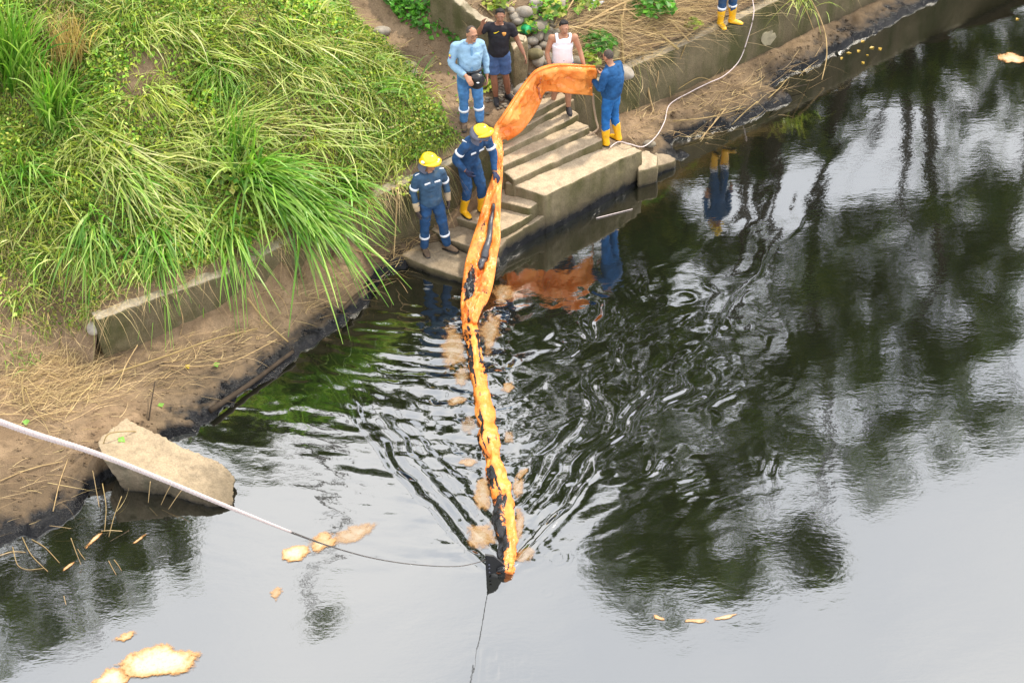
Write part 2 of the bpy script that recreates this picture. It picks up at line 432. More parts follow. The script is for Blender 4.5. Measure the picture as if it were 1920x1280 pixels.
ys = np.concatenate([np.arange(13.5, 32, 0.045), np.linspace(32.1, 52, 30)])
Q, Fq = grid(xs, ys); d = sdist(Q, SHORE); ok = (d > -0.9) & (d < 4.2); Fq = Fq[ok[Fq].all(1)]
V, Fq = compact(np.column_stack([Q, low_z(Q)]), Fq)
tag(obj('riverbank', newmesh('riverbank', V, Fq), M['mud'], origin=(0, 0, 0)), kind='structure')

# --- walls (front top edges in world)
WALL_L = [at(180, 600, 1.0), at(300, 556, 1.02), at(415, 518, 1.04), at(530, 462, 1.1), at(650, 392, 1.18), at(760, 345, 1.25), at(884, 288, 1.36), at(926, 268, 1.38)]
WALL_R = [at(1068, 172, 1.38), at(1165, 134, 1.26), at(1293, 80, 1.2), at(1413, 23, 1.2)]
_e = WALL_R[-1]-WALL_R[-2]; _e /= np.linalg.norm(_e)
WALL_R += [WALL_R[-1]+_e*3.5, WALL_R[-1]+_e*9+np.array([.3, 0, 0]), WALL_R[-1]+_e*22+np.array([2, 0, 0])]
def inward(L):
    L = np.array(L); T = np.gradient(L[:, :2], axis=0); T /= np.linalg.norm(T, axis=1)[:, None]
    return np.stack([-T[:, 1], T[:, 0]], 1)
def off(L, d, dz=0.0):
    N = inward(L); return [np.array([p[0]+n[0]*d, p[1]+n[1]*d, p[2]+dz]) for p, n in zip(L, N)]
def densify(L, step=0.5):
    out = [np.array(L[0])]
    for a, b in zip(L[:-1], L[1:]):
        k = max(1, int(np.linalg.norm(np.array(b)-np.array(a))/step))
        out += [np.array(a)+(np.array(b)-np.array(a))*i/k for i in range(1, k+1)]
    return out
def wall(name, L, thick, zbot, voxel, amp, seed, mat):
    D = densify(L, 0.45); D2 = off(D, thick)
    V, Qd = [], []
    for a, b in zip(D, D2):
        V += [a, b, (b[0], b[1], zbot), (a[0], a[1], zbot)]
    n = len(D)
    for i in range(n-1):
        for k in range(4):
            j = (k+1) % 4; Qd.append((4*i+k, 4*i+j, 4*i+4+j, 4*i+4+k))
    Qd += [(3, 2, 1, 0), (4*n-4, 4*n-3, 4*n-2, 4*n-1)]
    me = remesh(mesh_of(name, [(np.array(V), Qd)]), voxel, 1, rough(amp, 3.0, seed))
    bm = bmesh.new(); bm.from_mesh(me); bmesh.ops.recalc_face_normals(bm, faces=bm.faces); bm.to_mesh(me); bm.free()
    return obj(name, me, mat)
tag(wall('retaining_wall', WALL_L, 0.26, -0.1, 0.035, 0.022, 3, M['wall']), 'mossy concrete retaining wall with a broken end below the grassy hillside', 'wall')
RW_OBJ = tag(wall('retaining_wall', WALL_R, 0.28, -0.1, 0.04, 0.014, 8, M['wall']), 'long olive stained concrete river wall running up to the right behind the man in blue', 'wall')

# --- hillside
_wx = [180, 300, 415, 530, 650, 760, 884]; _wy = [600, 556, 518, 462, 392, 345, 288]; _wz = [1.0, 1.02, 1.04, 1.1, 1.18, 1.25, 1.36]
def gz(px, py, k=205.0):                                     # ground height behind the retaining wall, about a 40 degree bank
    return (px, py, float(np.interp(px, _wx, _wz)+(np.interp(px, _wx, _wy)-10-py)/k)-0.03)
hill_px = [(182, 590, .97), (300, 548, 1.0), (415, 508, 1.02), (530, 450, 1.08), (650, 382, 1.16), (760, 334, 1.24), (880, 282, 1.36),
           (883, 240, 1.5), (935, 195, 1.5), (965, 215, 1.40), (1000, 215, 1.2), (1080, 162, 1.38), (945, 250, 1.25)]
hill_px += [gz(x, y) for x, y in ((700, 330), (600, 330), (500, 380), (400, 430), (300, 470), (250, 510), (800, 225), (700, 200), (600, 250), (500, 250), (400, 300), (300, 350),
           (200, 400), (600, 120), (650, 100), (590, 20), (500, 100), (400, 100), (400, 0), (250, 150), (250, 40), (330, 220))]
hill_px += [(120, 545, 1.0), (0, 560, 1.0), (0, 640, .68), (60, 705, .42), (130, 680, .32), (0, 780, .12), (100, 755, .15), (160, 640, .55), (170, 710, .22), (-150, 700, .8), (-150, 830, .15),
           (100, 430, 1.65), (0, 430, 1.65), (100, 100, 3.2), (0, 200, 2.75), (0, 0, 3.75), (100, 250, 2.5), (-200, 300, 2.6),
           (650, 20, 2.5), (700, 40, 2.28), (760, 75, 2.1), (820, 130, 1.88), (850, 185, 1.7), (700, 0, 2.5), (640, -20, 2.75),
           (800, 45, 2.3), (840, 85, 2.08), (885, 115, 1.92), (940, 130, 1.68), (760, 0, 2.55), (830, 0, 2.7), (905, 38, 2.4), (965, 62, 2.1),
           (1000, 40, 2.2), (1060, 0, 2.3), (1000, 0, 2.45), (920, 5, 2.55), (1000, 125, 1.72), (1040, 90, 1.85), (1060, 140, 1.55),
           (1090, 148, 1.42), (1130, 130, 1.36), (1200, 112, 1.25), (1293, 73, 1.2), (1362, 47, 1.2), (1413, 17, 1.2), (1150, 80, 1.6), (1250, 40, 1.5),
           (1200, 0, 1.85), (1350, 10, 1.38), (1100, 20, 2.0), (1300, -40, 1.8), (1450, -60, 1.6)]
e1, e2, e3 = WALL_R[4], WALL_R[5], WALL_R[6]
hillf = rbf_fit(*ctrl(hill_px, [(e1[0], e1[1]+.15, 1.18), (e2[0], e2[1]+.15, 1.18), (e3[0], e3[1]+.15, 1.2), (-20, 20, 4.5), (-20, 40, 7), (-8, 32, 5.5), (0, 31, 4.0), (6, 34, 3.6),
                               (0, 45, 6), (14, 42, 4.2), (25, 55, 3), (-15, 15, 1.0), (-30, 14, 2), (-14, 13, .1), (30, 60, 4), (-25, 60, 8), (5, 60, 6)]))
front = [at(-700, 1000, 0), at(-200, 880, 0.05), at(0, 815, 0.08), at(100, 775, 0.1), at(165, 722, 0.15), at(185, 640, .6)]
FRONT = np.array([p[:2] for p in front]+[p[:2] for p in off(WALL_L, 0.13)]+[at(925, 262, 1.3)[:2], at(960, 232, 1.25)[:2]]+[p[:2] for p in off(WALL_R, 0.14)])
FRONT[0] = FRONT[1]+np.array([-20, -2.5])
def mound(Q):
    return fbm(Q*0.9, 4, 21)*0.30+fbm(Q*2.6, 3, 25)*0.12
# bare trodden ground: the trail, the slope right of it and the debris bank
def px_poly_mask(P, poly):
    x, y = P[:, 0], P[:, 1]; ins = np.zeros(len(P), bool); n = len(poly)
    for i in range(n):
        x1, y1 = poly[i]; x2, y2 = poly[(i+1) % n]
        c = ((y1 > y) != (y2 > y)) & (x < (x2-x1)*(y-y1)/(y2-y1+1e-12)+x1); ins ^= c
    return ins
GRASS_POLY = [(-900, -500), (560, -500), (640, -30), (655, 20), (690, 62), (745, 100), (775, 125), (795, 165), (800, 190), (828, 208), (848, 238), (866, 268), (886, 286), (760, 345), (650, 392),
              (530, 455), (415, 505), (300, 535), (190, 570), (150, 620), (60, 640), (-900, 700)]
def hill_z(Q):
    z = hillf(Q); P = proj(np.column_stack([Q, z])); g = px_poly_mask(P, GRASS_POLY)
    edge = sstep(0.05, 0.9, sdist(Q, FRONT))
    return z+np.where(g, mound(Q), fbm(Q*3.2, 4, 31)*0.07)*edge*0.9
xs = np.concatenate([np.linspace(-40, -9.2, 40), np.arange(-9, 9, 0.07), np.linspace(9.2, 45, 50)])
ys = np.concatenate([np.arange(13, 31, 0.07), np.linspace(31.2, 70, 60)])
Q, Fq = grid(xs, ys); sd = sdist(Q, FRONT); Fq = Fq[(sd > 0)[Fq].any(1)]
Q = np.where(((sd < 0) & (sd > -0.3))[:, None], nearest(Q, FRONT), Q)
Vh, Fq = compact(np.column_stack([Q, hill_z(Q)]), Fq)
tag(obj('hillside', newmesh('hillside', Vh, Fq), M['soil'], origin=(0, 0, 0)), kind='structure')
print('hill', len(Vh))

# --- river stairs
stairs = empty('concrete_stairs', at(1080, 300, 0)); tag(stairs, 'worn concrete river stairs descending to the black water', 'stairs')
def step(outline, zb=-0.3, seed=0, voxel=0.028, amp=0.012, name='step', mat=None, parent=stairs):
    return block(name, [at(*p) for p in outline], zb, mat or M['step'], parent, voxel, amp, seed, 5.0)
step([(944, 341, .80), (1022, 367, .71), (1172, 294, .66), (1206, 281, .60), (1160, 266, .66), (1120, 262, .72), (1020, 300, .78)], seed=1, amp=0.015, name='landing')
step([(925, 325, .92), (944, 320, .92), (963, 338, .88), (1131, 262, .84), (1118, 250, .86), (1085, 235, .86), (940, 300, .92)], 0.3, seed=2)
step([(915, 305, 1.04), (942, 311, 1.03), (1108, 238, .98), (1086, 226, .98), (1060, 222, 1.0), (930, 285, 1.04)], 0.3, seed=3)
step([(915, 285, 1.16), (943, 283, 1.14), (1072, 222, 1.10), (1086, 213, 1.09), (1078, 206, 1.09), (1055, 200, 1.12), (930, 260, 1.16)], 0.3, seed=4)
step([(930, 262, 1.27), (950, 258, 1.26), (1060, 196, 1.22), (1078, 186, 1.22), (1062, 172, 1.22), (935, 240, 1.27)], 0.3, seed=5)
step([(935, 240, 1.36), (960, 234, 1.36), (1064, 178, 1.34), (1050, 166, 1.34), (950, 215, 1.36)], 0.3, seed=6)
# lower flight turning down to the left
step([(905, 350, .60), (945, 345, .62), (966, 346, .62), (1021, 371, .56), (993, 391, .54), (938, 378, .55), (900, 366, .56)], seed=7)
step([(822, 392, .44), (836, 403, .42), (884, 417, .42), (938, 434, .42), (978, 414, .42), (1000, 400, .42), (990, 384, .42), (938, 370, .42), (880, 355, .44), (845, 372, .46)], seed=8)
step([(806, 428, .30), (838, 449, .28), (878, 461, .28), (928, 474, .27), (952, 446, .27), (940, 425, .27), (884, 408, .28), (830, 398, .3)], seed=9)
step([(752, 478, .16), (800, 499, .14), (866, 521, .12), (900, 512, .12), (936, 488, .12), (930, 462, .14), (878, 450, .14), (830, 440, .15), (785, 450, .16)], -0.35, seed=10, amp=0.018, name='bottom_slab', mat=M['step_low'])
# plinth along the water
A, B = at(932, 488, 0)[:2], at(1226, 327, 0)[:2]
nin = np.array([-(B-A)[1], (B-A)[0]]); nin /= np.linalg.norm(nin)
L0 = np.linalg.norm(B-A); dirAB = (B-A)/L0
pl = lambda s, n, z: tuple(A+dirAB*s+nin*n)+(z,)
me = [pl(0, 0.02, .26), pl(L0*.45, 0.0, .38), pl(L0, -0.02, .33), pl(L0, 0.8, .33), pl(0, 0.8, .26)]
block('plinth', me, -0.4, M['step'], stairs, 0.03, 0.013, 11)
step([(1196, 322, .30), (1232, 312, .30), (1234, 290, .36), (1210, 279, .42), (1190, 284, .42)], -0.3, seed=12, amp=0.02, name='side_block', mat=M['step_low'])
step([(1222, 316, .16), (1266, 302, .14), (1270, 297, .14), (1248, 286, .2), (1228, 286, .24)], -0.3, seed=13, amp=0.02, name='side_block', mat=M['step_low'])
# broken slab tipped into the river, bottom left
tag(block('broken_slab', [at(180, 826, .54), at(236, 782, .48), at(345, 838, .34), at(418, 868, .22), at(441, 895, .12), at(437, 948, .04), at(395, 938, .14), at(300, 893, .36), at(195, 862, .56)],
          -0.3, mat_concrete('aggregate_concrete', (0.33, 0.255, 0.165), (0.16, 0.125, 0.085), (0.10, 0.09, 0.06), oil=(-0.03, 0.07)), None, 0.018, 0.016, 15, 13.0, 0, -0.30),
    'broken gravelly concrete slab tipped into the water at the lower left bank', 'slab')
# low wall ending in a pillar, beside the trail
LW = [at(984, 78, 2.26), at(940, 60, 2.40), at(900, 40, 2.57), at(862, 12, 2.80), at(830, -20, 3.0), at(800, -60, 3.3)]
LW = LW[::-1]
tag(wall('low_wall', LW, 0.22, 1.3, 0.035, 0.02, 19, M['wall']), 'low mossy concrete wall running uphill from the pillar behind the two standing men', 'wall')
pil = [at(962, 92, 2.24), at(991, 74, 2.24), at(985, 62, 2.24), at(955, 78, 2.24)]
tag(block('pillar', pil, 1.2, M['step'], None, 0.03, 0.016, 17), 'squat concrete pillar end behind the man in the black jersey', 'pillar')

# ---------------------------------------------------------------- water
BOOM_PX = [(880, 585, 14), (878, 600, 14), (887, 640, 15), (893, 680, 14), (901, 730, 13), (909, 775, 17), (914, 808, 16), (920, 838, 15), (926, 866, 13), (935, 895, 17), (943, 930, 17), (946, 960, 17), (951, 1000, 16), (951, 1035, 16), (948, 1060, 15), (946, 1072, 11)]
BL = np.array([at(x, y, 0.05)[:2] for x, y, w in BOOM_PX])
apex = at(936, 1080, 0)[:2]
def water_z(Q):
    dirb = np.array([0.03, 1.0]); dirb /= np.linalg.norm(dirb); nb = np.array([dirb[1], -dirb[0]])
    rel = Q-apex; s = rel@dirb; w = rel@nb
    wob = fbm(Q*1.1, 3, 41); wob2 = fbm(Q*2.7, 3, 44)
    aw = np.abs(w); h = np.zeros(len(Q))
    # bow wave arms: width grows like a rounded V
    arm = np.where(s > 0, 0.36*np.sqrt(np.maximum(s, 0)+0.0)+0.42*np.maximum(s, 0)**1.05, 0)
    arm = np.where(w < 0, arm*1.05, arm*1.0)
    u = arm-aw+wob*0.22*sstep(0, 3, s)
    inside = sstep(-0.05, 0.05, u)*sstep(-0.15, 0.05, s)
    fade = np.exp(-np.maximum(u, 0)/0.9)*np.exp(-np.maximum(s, 0)/np.where(w > 0, 3.3, 5.2))
    lam = 0.27+0.03*s
    h += 0.0185*inside*fade*np.sin(2*np.pi*u/lam+wob*2.6)*(0.5+1.0*np.clip(wob2+0.35, 0, 1))
    # first crest in front of the bow
    rb = np.sqrt((np.maximum(-s+0.15, 0))**2+w**2)
    h += 0.013*np.exp(-((u-0.03)/0.08)**2)*np.exp(-np.maximum(s, 0)/1.2)*sstep(-0.3, 0.1, s)
    # ripples running off both flanks
    db = np.abs(sdist(Q, BL)); along = sstep(-0.1, 0.4, s)*sstep(6.6, 5.2, s)
    env = along*np.exp(-db/np.where(w > 0, .85, 1.2))
    rot = np.column_stack([Q@np.array([0.88, 0.47]), Q@np.array([-0.47, 0.88])])
    rotL = np.column_stack([Q@np.array([0.97, -0.25]), Q@np.array([0.25, 0.97])])
    chopR = fbm(rot*np.array([1.2, 3.4]), 2, 51); chopL = fbm(rotL*np.array([1.5, 4.6]), 3, 57)
    side = sstep(-0.15, 0.15, w)
    h += env*(side*chopR*0.026+(1-side)*chopL*0.028)
    h += along*np.exp(-db/0.35)*fbm(Q*9.0, 3, 61)*0.012
    # left flank: long wavelets between the bank and the boom
    le = (1-side)*sstep(2.2, 3.4, s)*sstep(6.3, 5.4, s)*np.exp(-np.maximum(aw-0.2, 0)/2.2)
    h += le*0.0075*np.sin(2*np.pi*(rotL[:, 1]+wob*0.20)/0.25+wob2*3)*(0.5+wob2)
    # right flank: swells bending away from the boom
    be = 0.62+0.10*np.sin(s*0.8)+wob*0.25; ph = aw*np.cos(be)-s*np.sin(be)          # crests trail off parallel to the bow wave
    re = side*sstep(0.3, 1.0, w)*sstep(4.6, 1.6, w)*sstep(0.6, 2.0, s)*sstep(7.0, 4.6, s)
    h += re*0.0060*np.sin(2*np.pi*(ph+wob*0.22)/0.38)*np.clip(0.35+1.9*wob2, 0, 1.3)
    h += re*0.006*fbm(rot*np.array([0.9, 3.0]), 3, 71)
    # rain rings
    for px, py, rad in ((1045, 1045, .20), (1025, 1110, .10), (1690, 655, .25), (920, 1245, .25), (985, 1250, .2)):
        c = at(px, py, 0)[:2]; r = np.hypot(*(Q-c).T)
        h += 0.0011*np.sin(2*np.pi*r/0.055)*np.exp(-((r-rad*.6)/(rad*.35))**2)
    # slow river surface everywhere
    h += 0.004*fbm(rot*np.array([0.35, 0.8]), 3, 81)+0.0008*fbm(rot*np.array([1.2, 3.0]), 3, 83)
    return h
xs = np.concatenate([np.linspace(-40, -7.2, 26), np.arange(-7, -4.0, 0.09), np.arange(-4.0, 4.6, 0.0235), np.arange(4.6, 10, 0.09), np.linspace(10.3, 60, 30)])
ys = np.concatenate([np.linspace(-20, 12.8, 20), np.arange(13, 15.2, 0.07), np.arange(15.2, 24.2, 0.0235), np.arange(24.2, 32, 0.09), np.linspace(32.4, 60, 16)])
Q, Fq = grid(xs, ys)
V = np.column_stack([Q, water_z(Q)])
B = MB('oily_water', 0.042, 0.5)
B.b.inputs['Base Color'].default_value = (0.006, 0.0065, 0.004, 1); B.b.inputs['IOR'].default_value = 3.05
mic = B.noise(2.6, 3, stretch=(1.0, 1.9, 1.0), rough=0.62); mic2 = B.noise(13, 2, stretch=(0.8, 1.6, 1.0), rough=0.6)
B.bump(B.math('ADD', mic, B.math('MULTIPLY', mic2, 0.35)), 0.013, 0.10)
M['water'] = B.m
tag(obj('river', newmesh('river', V, Fq), M['water'], origin=(0, 0, 0)), kind='structure')
print('water', len(V))
# ---------------------------------------------------------------- people
def nrm(v):
    v = np.asarray(v, float); return v/(np.linalg.norm(v)+1e-9)
BASE = dict(pel=(0, 0, .95), chest=(0, .005, 1.22), neck=(0, 0, 1.455), head=(0, -.015, 1.595),
            sr=(-.185, 0, 1.385), er=(-.245, .03, 1.11), wr=(-.255, -.04, .87), sl=(.185, 0, 1.385), el=(.245, .03, 1.11), wl=(.255, -.04, .87),
            hr=(-.088, 0, .90), kr=(-.105, -.02, .49), ar=(-.115, .03, .085), hl=(.088, 0, .90), kl=(.105, -.02, .49), al=(.115, .03, .085),
            tr=(-.3, -1, 0), tl=(.3, -1, 0), hyaw=0.0, hpitch=0.0, hand_r=((0, -.1, -1), (1, 0, 0)), hand_l=((0, -.1, -1), (-1, 0, 0)), curl=0.5)
def bez(p, n=9):
    p = [np.asarray(q, float) for q in p]; out = []
    t = np.linspace(0, 1, n)
    if len(p) == 3:
        c = 2*p[1]-0.5*(p[0]+p[2])
        c = p[1]+0.55*(c-p[1])
        return [(1-u)**2*p[0]+2*u*(1-u)*c+u*u*p[2] for u in t]
    return [p[0]+(p[1]-p[0])*u for u in t]
def limb(a, b, c, ra, rb, rc, ref=(1, 0, 0), n=7, seg=12):
    """two-bone limb with a proper bend at the joint"""
    a, b, c = (np.asarray(q, float) for q in (a, b, c)); P, R = [], []
    for i in range(n): 
        t = i/(n-1); P.append(a+(b-a)*t); R.append(ra[0]+(ra[1]-ra[0])*t+(ra[2]-(ra[0]+ra[1])/2)*4*t*(1-t))
    for i in range(1, n):
        t = i/(n-1); P.append(b+(c-b)*t); R.append(rc[0]+(rc[1]-rc[0])*t+(rc[2]-(rc[0]+rc[1])/2)*4*t*(1-t))
    P = np.array(P); Q = P.copy(); Q[1:-1] = 0.25*P[:-2]+0.5*P[1:-1]+0.25*P[2:]
    return loft(Q, R, ref, seg)
def hand(w, d, nrml, side, s, curl=0.5, fat=1.0, thumb=True):
    """palm, four bent fingers of different lengths and a thumb from the side of the palm"""
    d = nrm(d); n = nrm(np.asarray(nrml)-d*(np.asarray(nrml)@d)); lat = np.cross(d, n)*side
    k = s*fat; out = []
    out.append(loft([w-d*.02*s, w+d*.02*s, w+d*.06*s, w+d*.092*s], [(.024*k, .02*k), (.036*k, .018*k), (.043*k, .016*k), (.038*k, .013*k)], lat, 12))
    for i, (o, L) in enumerate(((.031, .068), (.0105, .078), (-.0105, .073), (-.030, .058))):
        p = w+d*.088*s+lat*o*s; pts = [p-d*.02*s, p]; dd = d.copy()
        for j, fr in enumerate((.46, .30, .24)):
            an = curl*(0.55+0.18*i*.5)+0.1
            dd = nrm(dd*math.cos(an)+n*math.sin(an)); nn = nrm(n*math.cos(an)-d*math.sin(an))
            p = p+dd*L*fr*s; pts.append(p)
        out.append(loft(pts, [.0105*k, .0105*k, .0098*k, .009*k, .0075*k], lat, 8))
    if thumb:
        b = w+d*.025*s+lat*.032*s; t1 = nrm(lat*.75+d*.65+n*.25); t2 = nrm(lat*.25+d*.9+n*(.2+curl*.5))
        out.append(loft([b-t1*.012*s, b, b+t1*.035*s, b+t1*.035*s+t2*.028*s, b+t1*.035*s+t2*.05*s], [.013*k, .0135*k, .012*k, .0105*k, .008*k], n, 8))
    return out

def person(label, foot, yaw, height, pose=None, skin='skin', hair='hair', belly=0.0, shirt=None, sleeves='long', collar=False, pants=None, pants_len='long',
           boots=None, shoes=None, helmet=None, flap=None, gloves=None, bands=(), hair_kind='short', tank=False, wide=1.0, hair_mat=None):
    J = dict(BASE); J.update(pose or {})
    s = height/1.70
    cy, sy = math.cos(yaw), math.sin(yaw); Rz = np.array([[cy, -sy, 0], [sy, cy, 0], [0, 0, 1]])
    foot = np.asarray(foot, float)
    Wp = lambda p: foot+Rz@(np.asarray(p, float)*s)
    Wd = lambda d: Rz@np.asarray(d, float)
    P = {k: Wp(v) for k, v in J.items() if isinstance(v, tuple) and len(v) == 3 and k not in ('tr', 'tl')}
    X = Wd((1, 0, 0)); Y = Wd((0, 1, 0)); Z = np.array([0, 0, 1.0])
    root = empty('person', foot); tag(root, label, 'person')
    # spine
    pel, ch, nk, hd = P['pel'], P['chest'], P['neck'], P['head']
    shx = nrm(P['sl']-P['sr'])
    def spine(f):
        if f < 0: return pel+(pel-ch)*(-f)*.5*0.6+np.array([0, 0, f])*.25*s
        return (1-f)**2*pel+2*f*(1-f)*(2*ch-.5*(pel+nk))+f*f*nk
    hipx = nrm(P['hl']-P['hr'])
    TR = [(-.32, .09, .085), (-.18, .15, .105), (0, .165, .115+belly*.3), (.2, .152, .105+belly*.8), (.4, .155, .108+belly), (.6, .172, .115+belly*.5), (.78, .178, .11), (.9, .15, .092), (.97, .095, .075), (1.0, .065, .062)]
    def torso(f0, f1, add, seg=20):
        fs = [r for r in TR if f0 <= r[0] <= f1]
        pts = []; rr = []
        for f, a, b in fs:
            c = spine(f)-Y*belly*.35*s*max(0, 1-abs(f-.35)*2.2); pts.append(c); rr.append(((a*wide*.94+add)*s, (b*wide*.95+add)*s))
        ref = hipx*.5+shx*.5
        return loft(pts, rr, ref, seg, power=0.9)
    # head frame
    hy, hp = J['hyaw'], J['hpitch']
    hf = Wd((math.sin(hy)*math.cos(hp), -math.cos(hy)*math.cos(hp), math.sin(hp))); hr_ = nrm(np.cross(Z, hf))*1.0; hu = np.cross(hf, hr_)
    HX = -hr_ if (hr_@X) < 0 else hr_
    HA = np.array([np.cross(hu, hf)*-1, hf, hu]); HA[0] = np.cross(hf, hu)
    Hp = lambda a, b, c: hd+(HA[0]*a+HA[1]*b+HA[2]*c)*s          # right, forward, up
    el = lambda c, r: ellipsoid(Hp(*c), np.array(r)*s, HA)
    prims = [torso(-.32, 1.0, -.008)]
    prims.append(loft([nk-(hd-nk)*.25, nk+(hd-nk)*.3, hd-HA[2]*.05*s-HA[1]*.01*s], [.058*s, .055*s, .056*s], X, 12))
    prims += [el((0, -.008, .025), (.073, .092, .09)), el((0, .028, -.045), (.056, .062, .068)), el((0, .06, -.088), (.030, .03, .024)), el((0, .052, .005), (.06, .042, .045)),
              el((0, .092, -.022), (.012, .020, .026)), el((0, .098, -.036), (.017, .014, .011)), el((.074, -.012, -.008), (.011, .022, .032)), el((-.074, -.012, -.008), (.011, .022, .032)),
              el((0, .082, .030), (.05, .012, .010)), el((.034, .066, -.030), (.022, .02, .018)), el((-.034, .066, -.030), (.022, .02, .018))]
    for q, sd_ in (('r', -1), ('l', 1)):
        prims.append(limb(P['s'+q], P['e'+q], P['w'+q], (.055*s, .042*s, .05*s), None, (.042*s, .028*s, .040*s), Y))
        prims.append(ellipsoid(P['s'+q], np.array([.062, .06, .06])*s))
        prims.append(limb(P['h'+q], P['k'+q], P['a'+q], (.088*s, .056*s, .080*s), None, (.055*s, .038*s, .056*s), X))
        prims.append(loft([P['s'+q]-shx*sd_*.09*s-Z*.03*s, P['s'+q]], [(.07*s, .07*s), (.06*s, .06*s)], Y, 12))
        d, n = J['hand_'+q]
        if not gloves: prims += hand(P['w'+q], Wd(d), Wd(n), -sd_, s*1.04, J['curl'])
        td = nrm(Wd(J['t'+q])); an = P['a'+q]
        prims.append(loft([an-td*.05*s-Z*.035*s, an-Z*.03*s, an+td*.07*s-Z*.05*s, an+td*.15*s-Z*.06*s], [(.034*s, .03*s), (.038*s, .035*s), (.042*s, .025*s), (.032*s, .016*s)], np.cross(td, Z), 10))
    body = remesh(mesh_of('body', prims), .0075*s, 3)
    obj('body', body, M[skin], root)
    # face
    for sd_ in (-1, 1):
        e = obj('eye', mesh_of('eye', [el((sd_*.031, .081, .006), (.0085, .007, .005))]), M['feature'], root)
        obj('eyebrow', mesh_of('eyebrow', [el((sd_*.031, .090, .028), (.013, .004, .0024))]), M['feature'], root)
    obj('mouth', mesh_of('mouth', [el((0, .086, -.064), (.022, .008, .006))]), M['lip'], root)
    hm = M[hair_mat or hair]
    if hair_kind == 'short':
        hp_ = [el((0, -.018, .042), (.079, .092, .083)), el((0, .018, .095), (.058, .05, .030))]
        obj('hair', remesh(mesh_of('hair', hp_), .009*s, 1, rough(.006*s, 40, 5)), hm, root)
    elif hair_kind == 'crop':
        obj('hair', remesh(mesh_of('hair', [el((0, -.016, .032), (.0755, .0905, .086))]), .009*s, 1, rough(.003*s, 60, 5)), hm, root)
    elif hair_kind == 'tousled':
        hp_ = [el((0, -.034, .052), (.081, .086, .080)), el((.02, .022, .105), (.056, .05, .030)), el((-.03, .02, .105), (.04, .04, .030))]
        obj('hair', remesh(mesh_of('hair', hp_), .009*s, 1, rough(.009*s, 34, 5)), hm, root)
    wr_ = lambda V, N: (.014*fbm((V-foot)*np.array([9, 9, 15])/s, 3, 7)+.010*np.abs(fbm((V-foot)*np.array([16, 16, 30])/s, 2, 9)))*s
    # shirt
    if shirt:
        sp = [torso(-.18, .97, .014)]
        if tank: sp = [ellipsoid(spine(.79)-Y*.035*s, np.array([.105, .085, .07])*s), torso(-.32, .62, .024), torso(0, .62, .006), loft([spine(.55), spine(.66), spine(.76), spine(.85)], [(.176*s, .122*s), (.170*s, .124*s), (.135*s, .117*s), (.105*s, .098*s)], shx, 18)]
        for q, sd_ in (('r', -1), ('l', 1)):
            S, E, Wr = P['s'+q], P['e'+q], P['w'+q]
            if tank:
                c0 = spine(.62)
                top = S*.55+nk*.45+Z*.035*s
                fr = nrm(-Y)
                sp.append(loft([c0+shx*sd_*.085*s-Y*.085*s, spine(.78)+shx*sd_*.09*s-Y*.098*s, S*.58+nk*.42-Y*.052*s+Z*.02*s, S*.58+nk*.42+Z*.042*s], [(.05*s, .02*s), (.038*s, .018*s), (.03*s, .018*s), (.028*s, .016*s)], X, 10))
                sp.append(loft([c0+shx*sd_*.06*s+Y*.085*s, spine(.8)+shx*sd_*.07*s+Y*.095*s, S*.58+nk*.42+Y*.05*s+Z*.02*s, S*.58+nk*.42+Z*.042*s], [(.07*s, .02*s), (.055*s, .018*s), (.035*s, .018*s), (.028*s, .016*s)], X, 10))
                sp.append(loft([spine(.6), spine(.70), spine(.79)], [(.175*s, .121*s), (.168*s, .122*s), (.125*s, .116*s)], shx, 18))
                continue
            sp.append(ellipsoid(S, np.array([.068, .068, .064])*s))
            sp.append(loft([S-shx*sd_*.09*s-Z*.02*s, S], [(.082*s, .085*s), (.072*s, .072*s)], Y, 12))
            if sleeves == 'long':
                sp.append(limb(S, E, Wr+(E-Wr)*.12, (.069*s, .055*s, .063*s), None, (.055*s, .041*s, .051*s), Y))
            else:
                en = S+(E-S)*.62
                sp.append(loft([S, S+(E-S)*.3, en], [.073*s, .07*s, .068*s], Y, 12))
        me = remesh(mesh_of('shirt', sp), .0115*s, 2, wr_ if not tank else (lambda V, N: .004*fbm((V-foot)*14, 3, 7)))
        sh = obj('shirt', me, M[shirt], root)
        if collar:
            pts = []
            for a in np.linspace(-2.55, 2.55, 13):
                c = nk-Z*.005*s+(X*math.sin(a)*.074-Y*-math.cos(a)*-.068*-1)*s
                c = nk-Z*.005*s+(X*math.sin(a)*.072+Y*math.cos(a)*.066)*s
                pts.append(c)
            obj('collar', mesh_of('collar', [loft(pts, [(.011*s, .024*s)]*13, (0, 0, 1), 8)]), M[shirt], sh)
    else: sh = root
    # trousers
    pr = None
    if pants:
        pp = [torso(-.32, .2, .012)]
        for q, sd_ in (('r', -1), ('l', 1)):
            H, K, A = P['h'+q], P['k'+q], P['a'+q]
            if pants_len == 'long':
                pp.append(limb(H, K, A+(K-A)*.02, (.098*s, .071*s, .090*s), None, (.070*s, .060*s, .069*s), X))
            elif pants_len == 'boot':
                pp.append(limb(H, K, A+(K-A)*.42, (.098*s, .071*s, .090*s), None, (.073*s, .060*s, .07*s), X))
            else:
                e = K+(H-K)*.12
                pp.append(loft([H, H+(e-H)*.4, e], [.106*s, .103*s, .098*s], X, 14))
            pp.append(ellipsoid(H, np.array([.098, .105, .1])*s))
        pr = obj('trousers' if pants_len != 'short' else 'shorts', remesh(mesh_of('trousers', pp), .0115*s, 2, wr_), M[pants], root)
